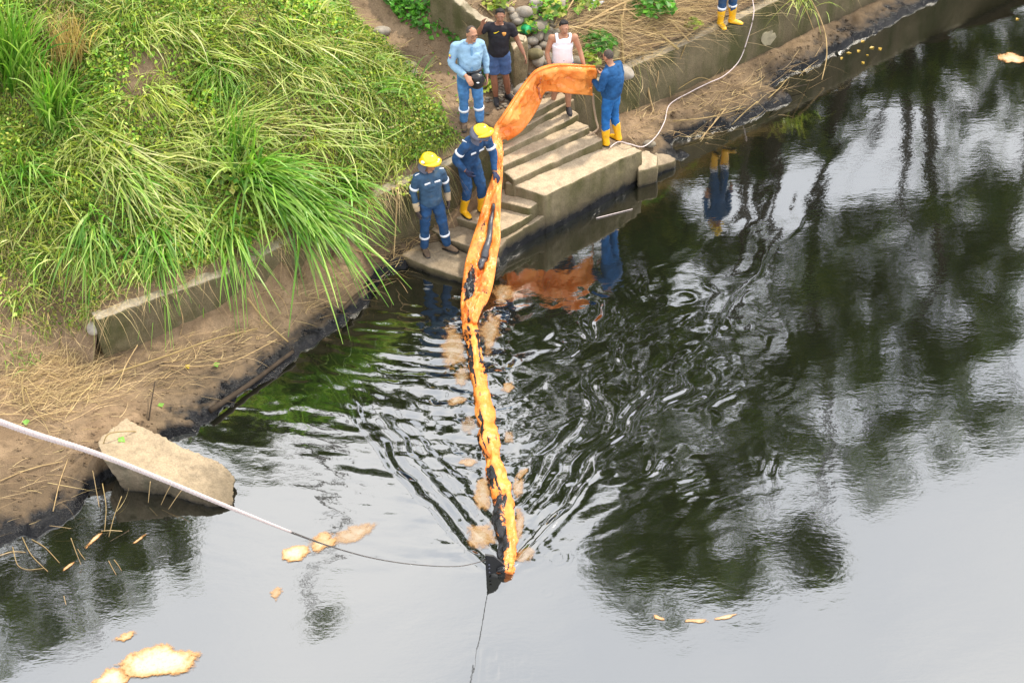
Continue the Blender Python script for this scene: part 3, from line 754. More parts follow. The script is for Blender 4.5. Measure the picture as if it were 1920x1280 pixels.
    for q in 'rl':
        A, K = P['a'+q], P['k'+q]; td = nrm(Wd(J['t'+q])); lat = np.cross(td, Z)
        sole_z = A-Z*.075*s
        if boots:
            sh_ = nrm(K-A)
            pb = [loft([A-Z*.05*s-td*.01*s, A+sh_*.06*s, A+sh_*.16*s, A+sh_*.25*s], [(.055*s, .062*s), (.054*s, .060*s), (.063*s, .068*s), (.070*s, .074*s)], lat, 14),
                  loft([A-td*.065*s-Z*.04*s, A-td*.01*s-Z*.028*s, A+td*.08*s-Z*.036*s, A+td*.15*s-Z*.046*s, A+td*.195*s-Z*.055*s], [(.034*s, .034*s), (.047*s, .048*s), (.05*s, .040*s), (.047*s, .030*s), (.028*s, .018*s)], lat, 12)]
            bt = obj('boot', remesh(mesh_of('boot', pb), .009*s, 2, lambda V, N: .0035*fbm(V*22, 2, 3)), M[boots], root)
            obj('sole', mesh_of('sole', [loft([A-td*.07*s-Z*.077*s, A-Z*.077*s, A+td*.1*s-Z*.077*s, A+td*.2*s-Z*.075*s], [(.034*s, .010*s), (.047*s, .010*s), (.051*s, .010*s), (.03*s, .010*s)], lat, 12)]), M['black'], bt)
        if shoes:
            pb = [loft([A-td*.065*s-Z*.04*s, A-td*.01*s-Z*.02*s, A+td*.07*s-Z*.034*s, A+td*.14*s-Z*.048*s, A+td*.19*s-Z*.058*s], [(.036*s, .036*s), (.046*s, .055*s), (.050*s, .042*s), (.046*s, .028*s), (.026*s, .018*s)], lat, 12)]
            bt = obj('shoe', remesh(mesh_of('shoe', pb), .009*s, 2), M[shoes], root)
            obj('sole', mesh_of('sole', [loft([A-td*.07*s-Z*.076*s, A-Z*.076*s, A+td*.1*s-Z*.076*s, A+td*.195*s-Z*.074*s], [(.035*s, .011*s), (.046*s, .011*s), (.051*s, .011*s), (.03*s, .011*s)], lat, 12)]), M['black'], bt)
        if gloves:
            d, n = J['hand_'+q]; sd_ = -1 if q == 'r' else 1
            gv = obj('glove', remesh(mesh_of('glove', hand(P['w'+q], Wd(d), Wd(n), -sd_, s*1.08, J['curl'], 1.25)), .0075*s, 2), M[gloves], root)
            if gloves == 'glove':
                E, Wr = P['e'+q], P['w'+q]
                obj('cuff', mesh_of('cuff', [loft([Wr-nrm(E-Wr)*.02*s, Wr+nrm(E-Wr)*.05*s, Wr+nrm(E-Wr)*.11*s], [.042*s, .052*s, .056*s], Y, 12)]), M['leather'], gv)
    # reflective tape rings: (limb end a, limb end b, fraction, radius)
    for a, b, f, r in bands:
        c = P[a]+(P[b]-P[a])*f; ax = nrm(P[b]-P[a])
        obj('reflective_band', mesh_of('reflective_band', [loft([c-ax*.020*s, c-ax*.019*s, c+ax*.019*s, c+ax*.020*s], [(r-.006)*s, r*s, r*s, (r-.006)*s], X, 16)]), M['reflect'], pr if a[0] in 'hk' else sh)
    if helmet:
        prof = [(.137, .035), (.136, .05), (.128, .085), (.108, .12), (.075, .143), (.035, .153)]
        pts = [Hp(0, -.006, z) for r, z in prof]; rr = [(r*.86*s, r*.98*s) for r, z in prof]
        hl = obj('hard_hat', mesh_of('hard_hat', [loft(pts, rr, HA[0], 24)]), M['hat_yellow'], root)
        obj('brim', mesh_of('brim', [loft([Hp(0, .012, .022), Hp(0, .012, .030), Hp(0, .008, .040)], [(.143*s, .166*s), (.147*s, .172*s), (.121*s, .139*s)], HA[0], 28)]), M['hat_yellow'], hl)
        obj('ridge', mesh_of('ridge', [loft([Hp(0, -.13, .06), Hp(0, -.09, .125), Hp(0, -.02, .16), Hp(0, .05, .15), Hp(0, .11, .105), Hp(0, .14, .05)], [.014*s]*6, HA[0], 8)]), M['hat_yellow'], hl)
        if helmet == 'logo':
            obj('sticker', mesh_of('sticker', [el((.115, -.055, .055), (.012, .03, .022))]), M['reflect'], hl)
            obj('lamp_clip', mesh_of('lamp_clip', [el((-.02, .135, .085), (.02, .016, .014))]), M['reflect'], hl)
    if flap:
        V, Qd = loft([Hp(0, -.02, .035), Hp(0, -.025, -.02), Hp(0, -.04, -.085), Hp(0, -.05, -.12)], [(.105*s, .115*s), (.110*s, .118*s), (.125*s, .12*s), (.135*s, .125*s)], HA[0], 24, cap=False)
        bm = bmesh_of(V, Qd); 
        dead = [v for v in bm.verts if ((np.array(v.co)-hd)@HA[1]) > (.01 if flap == 'brimmed' else .03)*s]
        bmesh.ops.delete(bm, geom=dead, context='VERTS'); bmesh.ops.solidify(bm, geom=bm.faces, thickness=.006)
        me = bpy.data.meshes.new('neck_flap'); bm.to_mesh(me); bm.free(); obj('neck_flap', me, M['grey_cloth'], root)
        if flap == 'brimmed':
            obj('sun_brim', mesh_of('sun_brim', [loft([Hp(0, -.025, -.004), Hp(0, -.025, .012), Hp(0, -.01, .03)], [(.175*s, .155*s), (.177*s, .157*s), (.12*s, .135*s)], HA[0], 28)]), M['grey_cloth'], root)
    return dict(root=root, P=P, X=X, Y=Y, Z=Z, s=s, sh=sh, pr=pr, spine=spine, Hp=Hp, Wd=Wd, Wp=Wp, HA=HA, belly=belly)
def tape(Pn, a, b, w, mat, parent, name='reflective_patch', th=.006):
    """flat strip lying between points a and b, w high"""
    a, b = np.asarray(a), np.asarray(b); s = Pn['s']; d = nrm(b-a)
    me = mesh_of(name, [loft([a, a+(b-a)*.1, b-(b-a)*.1, b], [(w*s, th*s)]*4, (0, 0, 1), 8, power=.5)])
    return obj(name, me, M[mat], parent)

def height_px(foot, ytop):
    """standing height from foot point to image row ytop"""
    z = 1.0
    while proj(foot+np.array([0, 0, z]))[1] > ytop and z < 2.4: z += .005
    return z
PPL = {}
# 1 left worker: arms down, looking to the right
f = at(814, 472, .15)
PPL['left'] = person('worker in yellow hard hat, grey-blue overalls and tan gloves standing at the steps', f, math.radians(22), 1.70,
    dict(hyaw=.75, hpitch=-.12, kr=(-.12, .0, .49), ar=(-.13, .06, .085), kl=(.15, -.05, .49), al=(.20, -.03, .085), tr=(-.05, -1, 0), tl=(.75, -1, 0),
         er=(-.25, .05, 1.12), wr=(-.24, -.05, .86), el=(.27, .06, 1.12), wl=(.27, .0, .88), curl=.45, head=(0.01, -.02, 1.60)),
    shirt='greyblue', collar=True, pants='navy', shoes='shoe', helmet='logo', flap='plain', gloves='glove', hair_kind=None, wide=1.06, belly=.02,
    bands=(('sr', 'er', .72, .073), ('sl', 'el', .72, .073), ('kr', 'ar', .45, .079), ('kl', 'al', .45, .079)))
p = PPL['left']
for sx in (-1, 1):
    c = p['spine'](.68)-p['Y']*.128*p['s']+p['X']*.078*sx*p['s']; tape(p, c-p['X']*.045*p['s'], c+p['X']*.045*p['s']+np.array([0, 0, .008]), .016, 'reflect', p['sh'])
    c = p['P']['s'+('r' if sx < 0 else 'l')]+np.array([0, 0, .066*p['s']])-p['Y']*.02; tape(p, c-p['X']*.03*sx, c+p['X']*.04*sx-np.array([0, 0, .015]), .012, 'reflect', p['sh'])
# 2 bending worker pulling the boom
f = at(890, 402, .43)
PPL['bend'] = person('worker in yellow hard hat and yellow boots bending forward to pull the orange boom', f, math.radians(38), 1.72,
    dict(pel=(0, .10, .93), chest=(.0, .0, 1.19), neck=(.01, -.15, 1.395), head=(.02, -.24, 1.515), sr=(-.175, -.10, 1.33), sl=(.195, -.14, 1.315), er=(-.31, .02, 1.10), wr=(-.21, -.12, .92),
         el=(.25, -.20, 1.06), wl=(.13, -.36, .86), hr=(-.088, .09, .88), hl=(.088, .09, .88), kr=(-.11, .0, .48), ar=(-.12, .12, .085), kl=(.11, -.06, .48), al=(.12, -.02, .085),
         hyaw=.62, hpitch=.04, hand_r=((.3, -.6, -.7), (1, 0, 0)), hand_l=((.1, -.8, -.6), (-.3, -.2, -1)), curl=.8, tr=(-.1, -1, 0), tl=(.1, -1, 0)),
    skin='skin_dark', shirt='navy', collar=True, pants='navy', pants_len='boot', boots='rubber_yellow', helmet='plain', flap='brimmed', gloves='glove_blue', hair_kind=None, wide=1.04,
    bands=(('sr', 'er', .55, .075), ('sl', 'el', .55, .075)))
p = PPL['bend']
for sx in (-1, 1):
    c = p['spine'](.66)-p['Y']*.10*p['s']-p['Z']*.085*p['s']+p['X']*.075*sx*p['s']; tape(p, c-p['X']*.045*p['s'], c+p['X']*.045*p['s'], .017, 'reflect', p['sh'])
    c = p['P']['s'+('r' if sx < 0 else 'l')]+np.array([0, 0, .06*p['s']])+p['Y']*.03; tape(p, c-p['Y']*.05, c+p['Y']*.05, .016, 'reflect', p['sh'])
# 3 man in pale blue
f = at(884, 238, 1.5)
PPL['pale'] = person('heavy man in pale blue shirt and light jeans pointing down with his right hand', f, math.radians(12), height_px(f, 46)*.985,
    dict(neck=(.03, -.02, 1.455), head=(.06, -.06, 1.59), chest=(.02, 0, 1.22), er=(-.27, -.05, 1.14), wr=(-.09, -.28, 1.03), el=(.26, .04, 1.12), wl=(.25, -.08, .88), hand_r=((.35, -.7, -.55), (.2, .2, -1)), hyaw=.25, hpitch=-.05,
         kr=(-.10, -.02, .49), ar=(-.10, .05, .085), kl=(.115, -.04, .49), al=(.13, -.02, .085), tr=(-.2, -1, 0), tl=(.5, -1, 0), curl=.55),
    shirt='paleblue', collar=True, pants='jeans', shoes='shoe', hair_mat='grizzle', hair_kind='crop', belly=.055, wide=1.1,
    bands=(('kr', 'ar', .42, .081), ('kl', 'al', .38, .081)))
p = PPL['pale']
c = p['P']['sr']*.62+p['P']['er']*.38-p['X']*.062*p['s']-p['Y']*.045*p['s']
for i, m_ in enumerate(('ymark', 'bmark', 'rmark')):
    cc_ = c-np.array([0, 0, .014*i*p['s']]); tape(p, cc_-p['Y']*.026-p['X']*.008, cc_+p['Y']*.022, .0075, m_, p['sh'], 'flag_patch', .012)
pk = [p['spine'](f_)-p['Y']*(.128+(.055*max(0, 1-abs(f_-.35)*2.2)*.35+.055*(.8 if f_ < .5 else .5*(1-f_)*2)))*p['s'] for f_ in np.linspace(.12, .92, 9)]
obj('placket', mesh_of('placket', [loft(pk, [(.016*p['s'], .010*p['s'])]*9, p['X'], 8)]), mat_plain('pale_blue_trim', (0.14, 0.27, 0.42), .8, .15, .1), p['sh'])
c = p['spine'](.1)
belt = [c+(p['X']*math.sin(a)*.195+p['Y']*math.cos(a)*(.175)-p['Y']*.025)*p['s']+np.array([0, 0, .02-.03*math.cos(a)*0]) for a in np.linspace(0, 2*math.pi, 25)]
obj('belt', mesh_of('belt', [loft(belt, [(.026*p['s'], .012*p['s'])]*25, (0, 0, 1), 8)]), M['black'], p['pr'])
gl = p['Hp']
for sx in (-1, 1):
    ring = [p['Hp'](sx*.033+math.cos(a)*.026, .098, .002+math.sin(a)*.019) for a in np.linspace(0, 2*math.pi, 15)]
    obj('spectacle_rim', mesh_of('spectacle_rim', [loft(ring, [.0022]*15, p['HA'][1], 6)]), M['feature'], p['root'])
# bag hanging at his waist
c = p['spine'](-.06)-p['Y']*.24*p['s']+p['X']*.06*p['s']
t = empty('waist_bag', c-np.array([0, 0, .12])); tag(t, 'rounded black bag hanging from the belt of the man in pale blue', 'bag')
obj('pouch', remesh(mesh_of('pouch', [ellipsoid(c, (.135, .085, .115)), ellipsoid(c+np.array([0, .0, -.05]), (.115, .08, .10))]), .012, 2, rough(.006, 14, 3)), M['black'], t)
obj('flap', mesh_of('flap', [loft([c+p['X']*.10-p['Y']*.05+np.array([0, 0, .05]), c-p['Y']*.088+np.array([0, 0, .035]), c-p['X']*.10-p['Y']*.05+np.array([0, 0, .05])], [(.012, .05), (.014, .06), (.012, .05)], (0, 1, 0), 10)]), M['black'], t)
obj('buckle', mesh_of('buckle', [ellipsoid(c-p['Y']*.108+np.array([0, 0, .01]), (.022, .012, .010))]), M['reflect'], t)
# 4 man in black jersey, right hand raised
f = at(938, 190, 1.5)
PPL['black'] = person('man in black jersey and blue shorts raising his right hand beside the pillar', f, math.radians(-4), height_px(f, 15)*.985,
    dict(neck=(.03, -.01, 1.455), head=(.05, -.03, 1.595), chest=(.02, 0, 1.22), sr=(-.165, -.01, 1.40), sl=(.215, 0, 1.385), er=(-.33, -.10, 1.30), wr=(-.235, -.22, 1.52), hand_r=((.25, -.1, 1), (.6, -.6, 0)), el=(.315, .02, 1.13), wl=(.42, -.08, .93), hand_l=((.35, -.3, -.9), (-1, -.3, -.2)),
         hyaw=.05, hpitch=.08, kr=(-.09, -.03, .50), ar=(-.07, .0, .085), kl=(.10, .03, .50), al=(.13, .10, .085), tr=(.15, -1, 0), tl=(.8, -.9, 0), curl=.25),
    skin='skin_dark', shirt='black_shirt', sleeves='short', pants='shorts', pants_len='short', shoes='shoe_dark', hair_kind='short', belly=.03, wide=1.06)
p = PPL['black']
cf = lambda f_, x, e=.0: p['spine'](f_)+p['X']*x*p['s']-p['Y']*(.140+p['belly']*.5+e)*p['s']
a0 = cf(.80, -.03)
sw = [a0+p['X']*x*p['s']+np.array([0, 0, z])*p['s'] for x, z in ((-.05, .0), (-.042, -.012), (-.025, -.010), (.0, .002), (.035, .022))]
obj('swoosh_mark', mesh_of('swoosh_mark', [loft(sw, [(.002, .004), (.009, .006), (.010, .006), (.006, .005), (.002, .003)], (0, 0, 1), 8)]), M['ymark'], p['sh'])
cr = obj('crest', mesh_of('crest', [loft([cf(.80, .085), cf(.74, .086), cf(.67, .086)], [(.034*p['s'], .010), (.033*p['s'], .010), (.012*p['s'], .008)], p['X'], 12)]), M['omark'], p['sh'])
# 5 man in white vest holding the top of the boom
f = at(1056, 203, 1.20)
PPL['vest'] = person('man in white sleeveless vest standing behind the raised orange boom', f, math.radians(2), height_px(f, 38)*.985,
    dict(neck=(.02, -.02, 1.455), head=(.03, -.04, 1.595), sr=(-.18, 0, 1.40), sl=(.21, 0, 1.39), er=(-.27, -.02, 1.12), wr=(-.22, -.17, .90), el=(.30, -.02, 1.13), wl=(.36, -.18, .90), hand_r=((.1, -.5, -.8), (.2, -.9, .1)), hand_l=((.1, -.5, -.8), (-.2, -.9, .1)),
         kr=(-.11, -.0, .50), ar=(-.17, .05, .14), kl=(.08, -.06, .48), al=(.09, -.05, .05), tr=(-.8, -.8, 0), tl=(.1, -1, 0), hyaw=.05, hpitch=.05, curl=.9),
    skin='skin', shirt='white', tank=True, pants='shorts', pants_len='short', shoes='shoe_dark', hair_kind='tousled', wide=1.04)
# 6 man in blue, back turned, holding the end
f = at(1146, 268, .68)
PPL['blue'] = person('man in blue denim and yellow boots with his back turned holding the boom end', f, math.radians(-128), height_px(f, 95)*.985,
    dict(pel=(0, .0, .95), chest=(0, .03, 1.22), neck=(-.01, -.03, 1.455), head=(-.02, -.08, 1.585), er=(-.29, .0, 1.13), wr=(-.16, -.24, 1.16), el=(.30, -.01, 1.14), wl=(.13, -.27, 1.18), hand_r=((.5, -.8, .1), (0, 0, 1)), hand_l=((-.5, -.8, .1), (0, 0, 1)),
         kr=(-.12, -.03, .49), ar=(-.12, .06, .085), kl=(.12, -.03, .49), al=(.13, -.02, .085), hyaw=-.25, hpitch=-.25, curl=.9, tr=(-.15, -1, 0), tl=(.15, -1, 0)),
    shirt='denim', collar=True, pants='royal', pants_len='boot', boots='rubber_yellow', hair_mat='grizzle', hair_kind='crop', belly=.04, wide=1.14)
# 7 person at the wall top, only boots in view
f = at(1361, 48, 1.22)
PPL['top'] = person('person in yellow boots on top of the river wall, cut by the top edge', f, math.radians(25), 1.68,
    dict(kr=(-.10, -.02, .49), ar=(-.10, .02, .085), kl=(.10, -.02, .49), al=(.12, .0, .085), tr=(-.1, -1, 0), tl=(.7, -.8, 0), hyaw=.3),
    shirt='navy', collar=True, pants='navy', pants_len='boot', boots='rubber_yellow', helmet='plain', hair_kind=None, bands=(('kr', 'ar', .30, .076), ('kl', 'al', .30, .076)))
for k, v in PPL.items():
    print(k, [tuple(int(q) for q in proj(v['P'][j])) for j in ('head', 'wr', 'wl', 'ar', 'al')])

# ---------------------------------------------------------------- the boom
def px_boom():
    """cross stations of the curtain: (left/top px, z), (right/bottom px, z), puff"""
    return [((1113, 124, 2.02), (1112, 180, 1.50), .05), ((1095, 123, 2.12), (1094, 178, 1.58), .06), ((1070, 121, 2.20), (1068, 176, 1.66), .07), ((1045, 121, 2.22), (1045, 173, 1.69), .07), ((1022, 126, 2.20), (1026, 172, 1.68), .07),
            ((1006, 133, 2.15), (1019, 178, 1.62), .06), ((996, 141, 2.08), (1014, 192, 1.56), .05), ((984, 156, 1.98), (1006, 208, 1.46), .06), ((966, 182, 1.86), (992, 230, 1.36), .06), ((948, 210, 1.74), (975, 250, 1.27), .06),
            ((934, 230, 1.60), (953, 264, 1.18), .05), ((927, 246, 1.52), (943, 268, 1.20), .04), ((925, 262, 1.44), (942, 276, 1.24), .05), ((926, 290, 1.32), (943, 296, 1.22), .06), ((927, 310, 1.20), (943, 318, 1.14), .06), ((922, 332, 1.06), (942, 338, 1.02), .05), ((914, 356, .94), (940, 360, .92), .05),
            ((905, 385, .80), (939, 388, .78), .06), ((896, 415, .66), (938, 418, .64), .06), ((886, 445, .53), (938, 450, .52), .06), ((876, 478, .38), (932, 482, .37), .06), ((870, 505, .26), (928, 512, .26), .06),
            ((867, 530, .17), (923, 538, .18), .07), ((864, 556, .10), (915, 562, .09), .08), ((864, 580, .08), (902, 584, .07), .09), ((868, 604, .08), (894, 606, .07), .10)]
boom = empty('containment_boom', at(940, 400, .5)); tag(boom, 'long orange containment boom held by the men and trailing through the water', 'boom')
ST = px_boom()
# densify the curtain
def lerp_st(ST, k):
    out = []
    A = np.array([at(*s[0]) for s in ST]); Bq = np.array([at(*s[1]) for s in ST]); pf = np.array([s[2] for s in ST])
    n = len(ST); t = np.linspace(0, n-1, (n-1)*k+1)
    def cr(P):
        P = np.asarray(P); P = P if P.ndim > 1 else P[:, None]
        i = np.clip(t.astype(int), 0, n-2); u = (t-i)[:, None]
        p0 = P[np.clip(i-1, 0, n-1)]; p1 = P[i]; p2 = P[i+1]; p3 = P[np.clip(i+2, 0, n-1)]
        return .5*((2*p1)+(-p0+p2)*u+(2*p0-5*p1+4*p2-p3)*u*u+(-p0+3*p1-3*p2+p3)*u**3)
    return cr(A), cr(Bq), cr(pf)[:, 0]
A_, B_, PF = lerp_st(ST, 8)
NV = 25
nS = len(A_)
mid = (A_+B_)/2; Tn = np.gradient(mid, axis=0); Tn /= np.linalg.norm(Tn, axis=1)[:, None]
Wv = B_-A_; wid = np.linalg.norm(Wv, axis=1)
Nn = np.cross(Wv, Tn); Nn /= np.linalg.norm(Nn, axis=1)[:, None]
tocam = CP-mid; Nn *= np.sign((Nn*tocam).sum(1))[:, None]
vv = np.linspace(0, 1, NV); fr = np.arange(nS)/(nS-1)
sidx = fr*(len(ST)-1)
SS, VV = np.meshgrid(sidx, vv, indexing='ij')
flo = sstep(0, .07, VV)*sstep(.52, .36, VV)             # air chamber along the top edge
flat = sstep(10.5, 14, SS)                               # lower down the whole width is a slack tube
bul = PF[:, None]*(flo*(1-flat)*1.5+flat*np.sin(np.pi*VV)**.6*1.1)
uv = np.stack([SS*1.15, VV*3.2+SS*.25], -1); wr1 = fbm(uv*np.array([1.3, 1.1]), 4, 91); wr2 = fbm(np.stack([SS*3.0+VV*4, VV*4-SS*.8], -1), 3, 95)
crumple = sstep(19, 22, SS)
wri = wr1*.11+np.abs(wr2)*.095*(1+1.3*crumple)-.035-.06*np.exp(-((SS-5.4-VV*1.4)/.35)**2)+.045*np.sin(VV*9+SS*.8)*sstep(8, 10, SS)*sstep(15, 12, SS)
# a hanging valley along the middle of the lower slack length
val = -.10*np.exp(-((VV-.55)/.12)**2)*sstep(16.3, 17.5, SS)*sstep(24, 21, SS)
front_ = A_[:, None]+Wv[:, None]*vv[None, :, None]+Nn[:, None]*((bul+wri*np.sin(np.pi*VV)**.5+val))[..., None]
back_ = A_[:, None]+Wv[:, None]*vv[None, :, None]-Nn[:, None]*(.02+.5*bul*(1-.4*flat))[..., None]
ix = np.arange(nS*NV).reshape(nS, NV)
V = np.concatenate([front_.reshape(-1, 3), back_.reshape(-1, 3)]); nb_ = nS*NV
Qd = []
for i in range(nS-1):
    for j in range(NV-1):
        Qd.append((ix[i, j], ix[i, j+1], ix[i+1, j+1], ix[i+1, j])); Qd.append((nb_+ix[i, j], nb_+ix[i+1, j], nb_+ix[i+1, j+1], nb_+ix[i, j+1]))
    Qd.append((ix[i, 0], ix[i+1, 0], nb_+ix[i+1, 0], nb_+ix[i, 0])); Qd.append((ix[i, -1], nb_+ix[i, -1], nb_+ix[i+1, -1], ix[i+1, -1]))
for j in range(NV-1):
    Qd.append((ix[0, j], nb_+ix[0, j], nb_+ix[0, j+1], ix[0, j+1])); Qd.append((ix[-1, j], ix[-1, j+1], nb_+ix[-1, j+1], nb_+ix[-1, j]))
oilg = sstep(15.5, 20, SS)
st = np.clip(.18+.7*fbm(np.stack([SS*.35, VV*3.4, VV*0], -1), 3, 87)*sstep(3, 14, SS)+oilg*.42+.16*sstep(20.5, 22, SS)*sstep(24.5, 22.5, SS), 0, 1)
stain = np.concatenate([st.ravel(), st.ravel()])
def mat_boom():
    B = MB('orange_boom_fabric', 0.24, 0.5)
    ps = B.pos(); n1 = B.noise(3.0, 5); n2 = B.noise(11, 6, rough=.7, dist=.6); n3 = B.noise(34, 4)
    c = B.mix(B.ramp(n1, [(.3, 0.), (.7, 1.)]), (0.78, 0.175, 0.016), (0.90, 0.34, 0.07))
    c = B.mix(B.ramp(n2, [(.60, 0.), (.78, .35)]), c, (0.45, 0.10, 0.02))
    a = B.sep(B.attr())[0]
    k = B.math('ADD', B.math('MULTIPLY', n2, .6), B.math('ADD', B.math('MULTIPLY', B.math('SUBTRACT', a, .5), .66), .2))
    oil = B.ramp(k, [(.69, 0.), (.73, 1.)])
    dirt = B.ramp(B.math('ADD', n3, B.math('MULTIPLY', B.math('SUBTRACT', a, .5), .30)), [(.60, 0.), (.74, .8)])
    c = B.mix(dirt, c, (0.30, 0.07, 0.03)); c = B.mix(oil, c, (0.008, 0.008, 0.010))
    B.color(c); B.bump(B.math('ADD', n2, B.math('MULTIPLY', n3, .35)), .5, .03)
    return B.m
M['boom'] = mat_boom()
obj('curtain', newmesh('curtain', V, np.array(Qd), np.repeat(stain[:, None], 3, 1)), M['boom'], boom)
# sewn edge rope, weld seam, ballast pocket
obj('hem', mesh_of('hem', [tube(A_[:int(nS*.42):3]+Nn[:int(nS*.42):3]*.02, [.018]*len(A_[:int(nS*.42):3]), 7)]), M['boom'], boom)
def on_curtain(si, v, lift=.012):
    i = int(np.clip(round(si/(len(ST)-1)*(nS-1)), 0, nS-1)); j = int(np.clip(round(v*(NV-1)), 0, NV-1)); return front_[i, j]+Nn[i]*lift
seam = [on_curtain(5.1+.9*v, v, .006) for v in np.linspace(.12, .9, 14)]
obj('seam', mesh_of('seam', [loft(seam, [(.018, .006)]*14, Tn[int(nS*.22)], 8)]), mat_plain('seam_scuff', (0.42, 0.13, 0.06), .6, .3, .5, 20), boom)
chain = [on_curtain(s_, .60+.02*math.sin(s_*2)-.05*(s_-17)/4, .055) for s_ in np.linspace(17.0, 20.9, 26)]
cw = np.interp(np.linspace(0, 1, 26), [0, .15, .5, .85, 1], [.018, .03, .045, .062, .03])
obj('ballast_pocket', mesh_of('ballast_pocket', [loft(chain, [(w_, .045) for w_ in cw], (1, 0.2, 0), 10)]), mat_plain('grey_ballast', (0.055, 0.058, 0.065), .35, .5, .3, 18, .3), boom)
pool = [on_curtain(s_, .38+.01*s_-.02*(s_-19.3), .03) for s_ in np.linspace(19.2, 20.8, 9)]
obj('oil_pool', mesh_of('oil_pool', [loft(pool, [(w_, .012) for w_ in (.006, .02, .03, .034, .038, .044, .05, .04, .015)], (1, 0.2, 0), 10)]), M['black'], boom)
# floating tube, in lengths that pinch where the foam floats meet
TP = np.array([at(x, y, .055) for x, y, w in BOOM_PX]); TW = np.array([w*.0068 for x, y, w in BOOM_PX])
t = np.linspace(0, len(TP)-1, (len(TP)-1)*16+1)
P3 = np.stack([np.interp(t, np.arange(len(TP)), TP[:, k]) for k in range(3)], 1)
for _ in range(14): P3[1:-1] = .25*P3[:-2]+.5*P3[1:-1]+.25*P3[2:]
RW = np.interp(t, np.arange(len(TP)), TW)
pin = np.ones(len(t))
for c in (1.0, 5.6, 7.6, 9.0): pin *= 1-.30*np.exp(-((t-c)/.22)**2)
P3[:, 2] = water_z(P3[:, :2])+.030
RW = RW*pin
V, Qd = loft(P3, [(r, r*.58) for r in RW], (1, 0, 0), 22)
bmN = len(P3)*22; ang = np.tile(np.arange(22), len(P3))*2*np.pi/22; tt_ = np.repeat(t, 22)
disp = fbm(np.stack([tt_*.8, np.cos(ang)*1.6, np.sin(ang)*1.6], -1), 3, 97)*.075-np.abs(fbm(np.stack([tt_*1.1, np.cos(ang)*2.6+tt_*.5, np.sin(ang)*2.6], -1), 3, 99))*.085-np.abs(fbm(np.stack([tt_*3.0+np.cos(ang), np.sin(ang)*1.4, tt_*0], -1), 2, 93))*.022+.028
cen = np.repeat(P3, 22, 0); dirv = V[:bmN]-cen; V[:bmN] = cen+dirv*(1+disp/np.linalg.norm(dirv, axis=1))[:, None]
left = sstep(.25, -.35, np.cos(ang)-0.0*tt_)
smear = fbm(np.stack([tt_*.9, np.cos(ang)*2.4, np.sin(ang)*2.4], -1), 3, 89)
stn = np.clip(.43+.9*smear+.34*left+.30*sstep(9.4, 10.6, tt_)*sstep(.75, .1, np.cos(ang))-.25*sstep(6.5, 9, tt_)*sstep(9.6, 8.5, tt_)*(1-left)+.5*np.exp(-((tt_-2)/.9)**2)*sstep(.0, .5, np.cos(ang)), 0, 1.25)
stn = np.concatenate([stn, [.9, .9]])
Qt = np.array([q if q[0] != q[1] else (q[0], q[2], q[3], q[3]) for q in Qd])
me = mesh_of('float_tube', [(V, Qd)])
ca = me.color_attributes.new('tint', 'FLOAT_COLOR', 'POINT')
vc = np.ones((len(me.vertices), 4), np.float32); vc[:, :3] = stn[:len(me.vertices), None]; ca.data.foreach_set('color', vc.ravel())
obj('float_tube', me, M['boom'], boom)
# end plate standing in the water
e0 = at(931, 1076, 0.0); pw = np.array([1, .06, 0]); pw /= np.linalg.norm(pw)
pe = []
for x, zt in ((-.13, .34), (-.03, .31), (.06, .20), (.155, .05)): pe.append(e0+pw*x+np.array([0, 0, zt]))
pb = [e0+pw*x+np.array([0, 0, -.25]) for x in (.155, -.13)]
poly = pe+pb; dpt = np.array([0, .028, 0]); n = len(poly)
V = np.array(poly+[q+dpt for q in poly]); c0 = V[:n].mean(0); V = np.concatenate([V, [c0], [c0+dpt]])
Qd = [(2*n, 2*n, i, (i+1) % n) for i in range(n)]+[(2*n+1, 2*n+1, n+(i+1) % n, n+i) for i in range(n)]+[(i, n+i, n+(i+1) % n, (i+1) % n) for i in range(n)]
ep = obj('end_plate', mesh_of('end_plate', [(V, Qd)], False), M['black'], boom)
for zz in (.05, .12, .18): obj('bolt', mesh_of('bolt', [ellipsoid(e0+pw*-.085+np.array([0, -.006, zz]), (.012, .01, .012))]), M['grey_cloth'], ep)
# ---------------------------------------------------------------- vegetation
def hill_at(px, py):
    px = np.atleast_1d(np.asarray(px, float)); py = np.atleast_1d(np.asarray(py, float))
    D = fw*F_PX+rt*(px[:, None]-960)+up*(640-py[:, None]); z = np.full(len(px), 1.5)
    for _ in range(14):
        P = CP+D*((z-CAM_H)/D[:, 2])[:, None]; z = .6*z+.4*hill_z(P[:, :2])
    P[:, 2] = hill_z(P[:, :2]); return P
def low_at(px, py):
    px = np.atleast_1d(np.asarray(px, float)); py = np.atleast_1d(np.asarray(py, float))
    D = fw*F_PX+rt*(px[:, None]-960)+up*(640-py[:, None]); z = np.full(len(px), .2)
    for _ in range(8):
        P = CP+D*((z-CAM_H)/D[:, 2])[:, None]; z = .6*z+.4*np.maximum(low_z(P[:, :2]), 0)
    P[:, 2] = np.maximum(low_z(P[:, :2]), 0); return P
def rnd(n, a=0., b=1.): return rng.uniform(a, b, n)
def pal(n, cols, jit=.22):
    cols = np.asarray(cols, float); i = rng.integers(0, len(cols), n); j = rng.integers(0, len(cols), n); t = rnd(n)[:, None]
    c = cols[i]*(1-t*.5)+cols[j]*t*.5
    return c*np.exp(rng.normal(0, jit, n))[:, None]
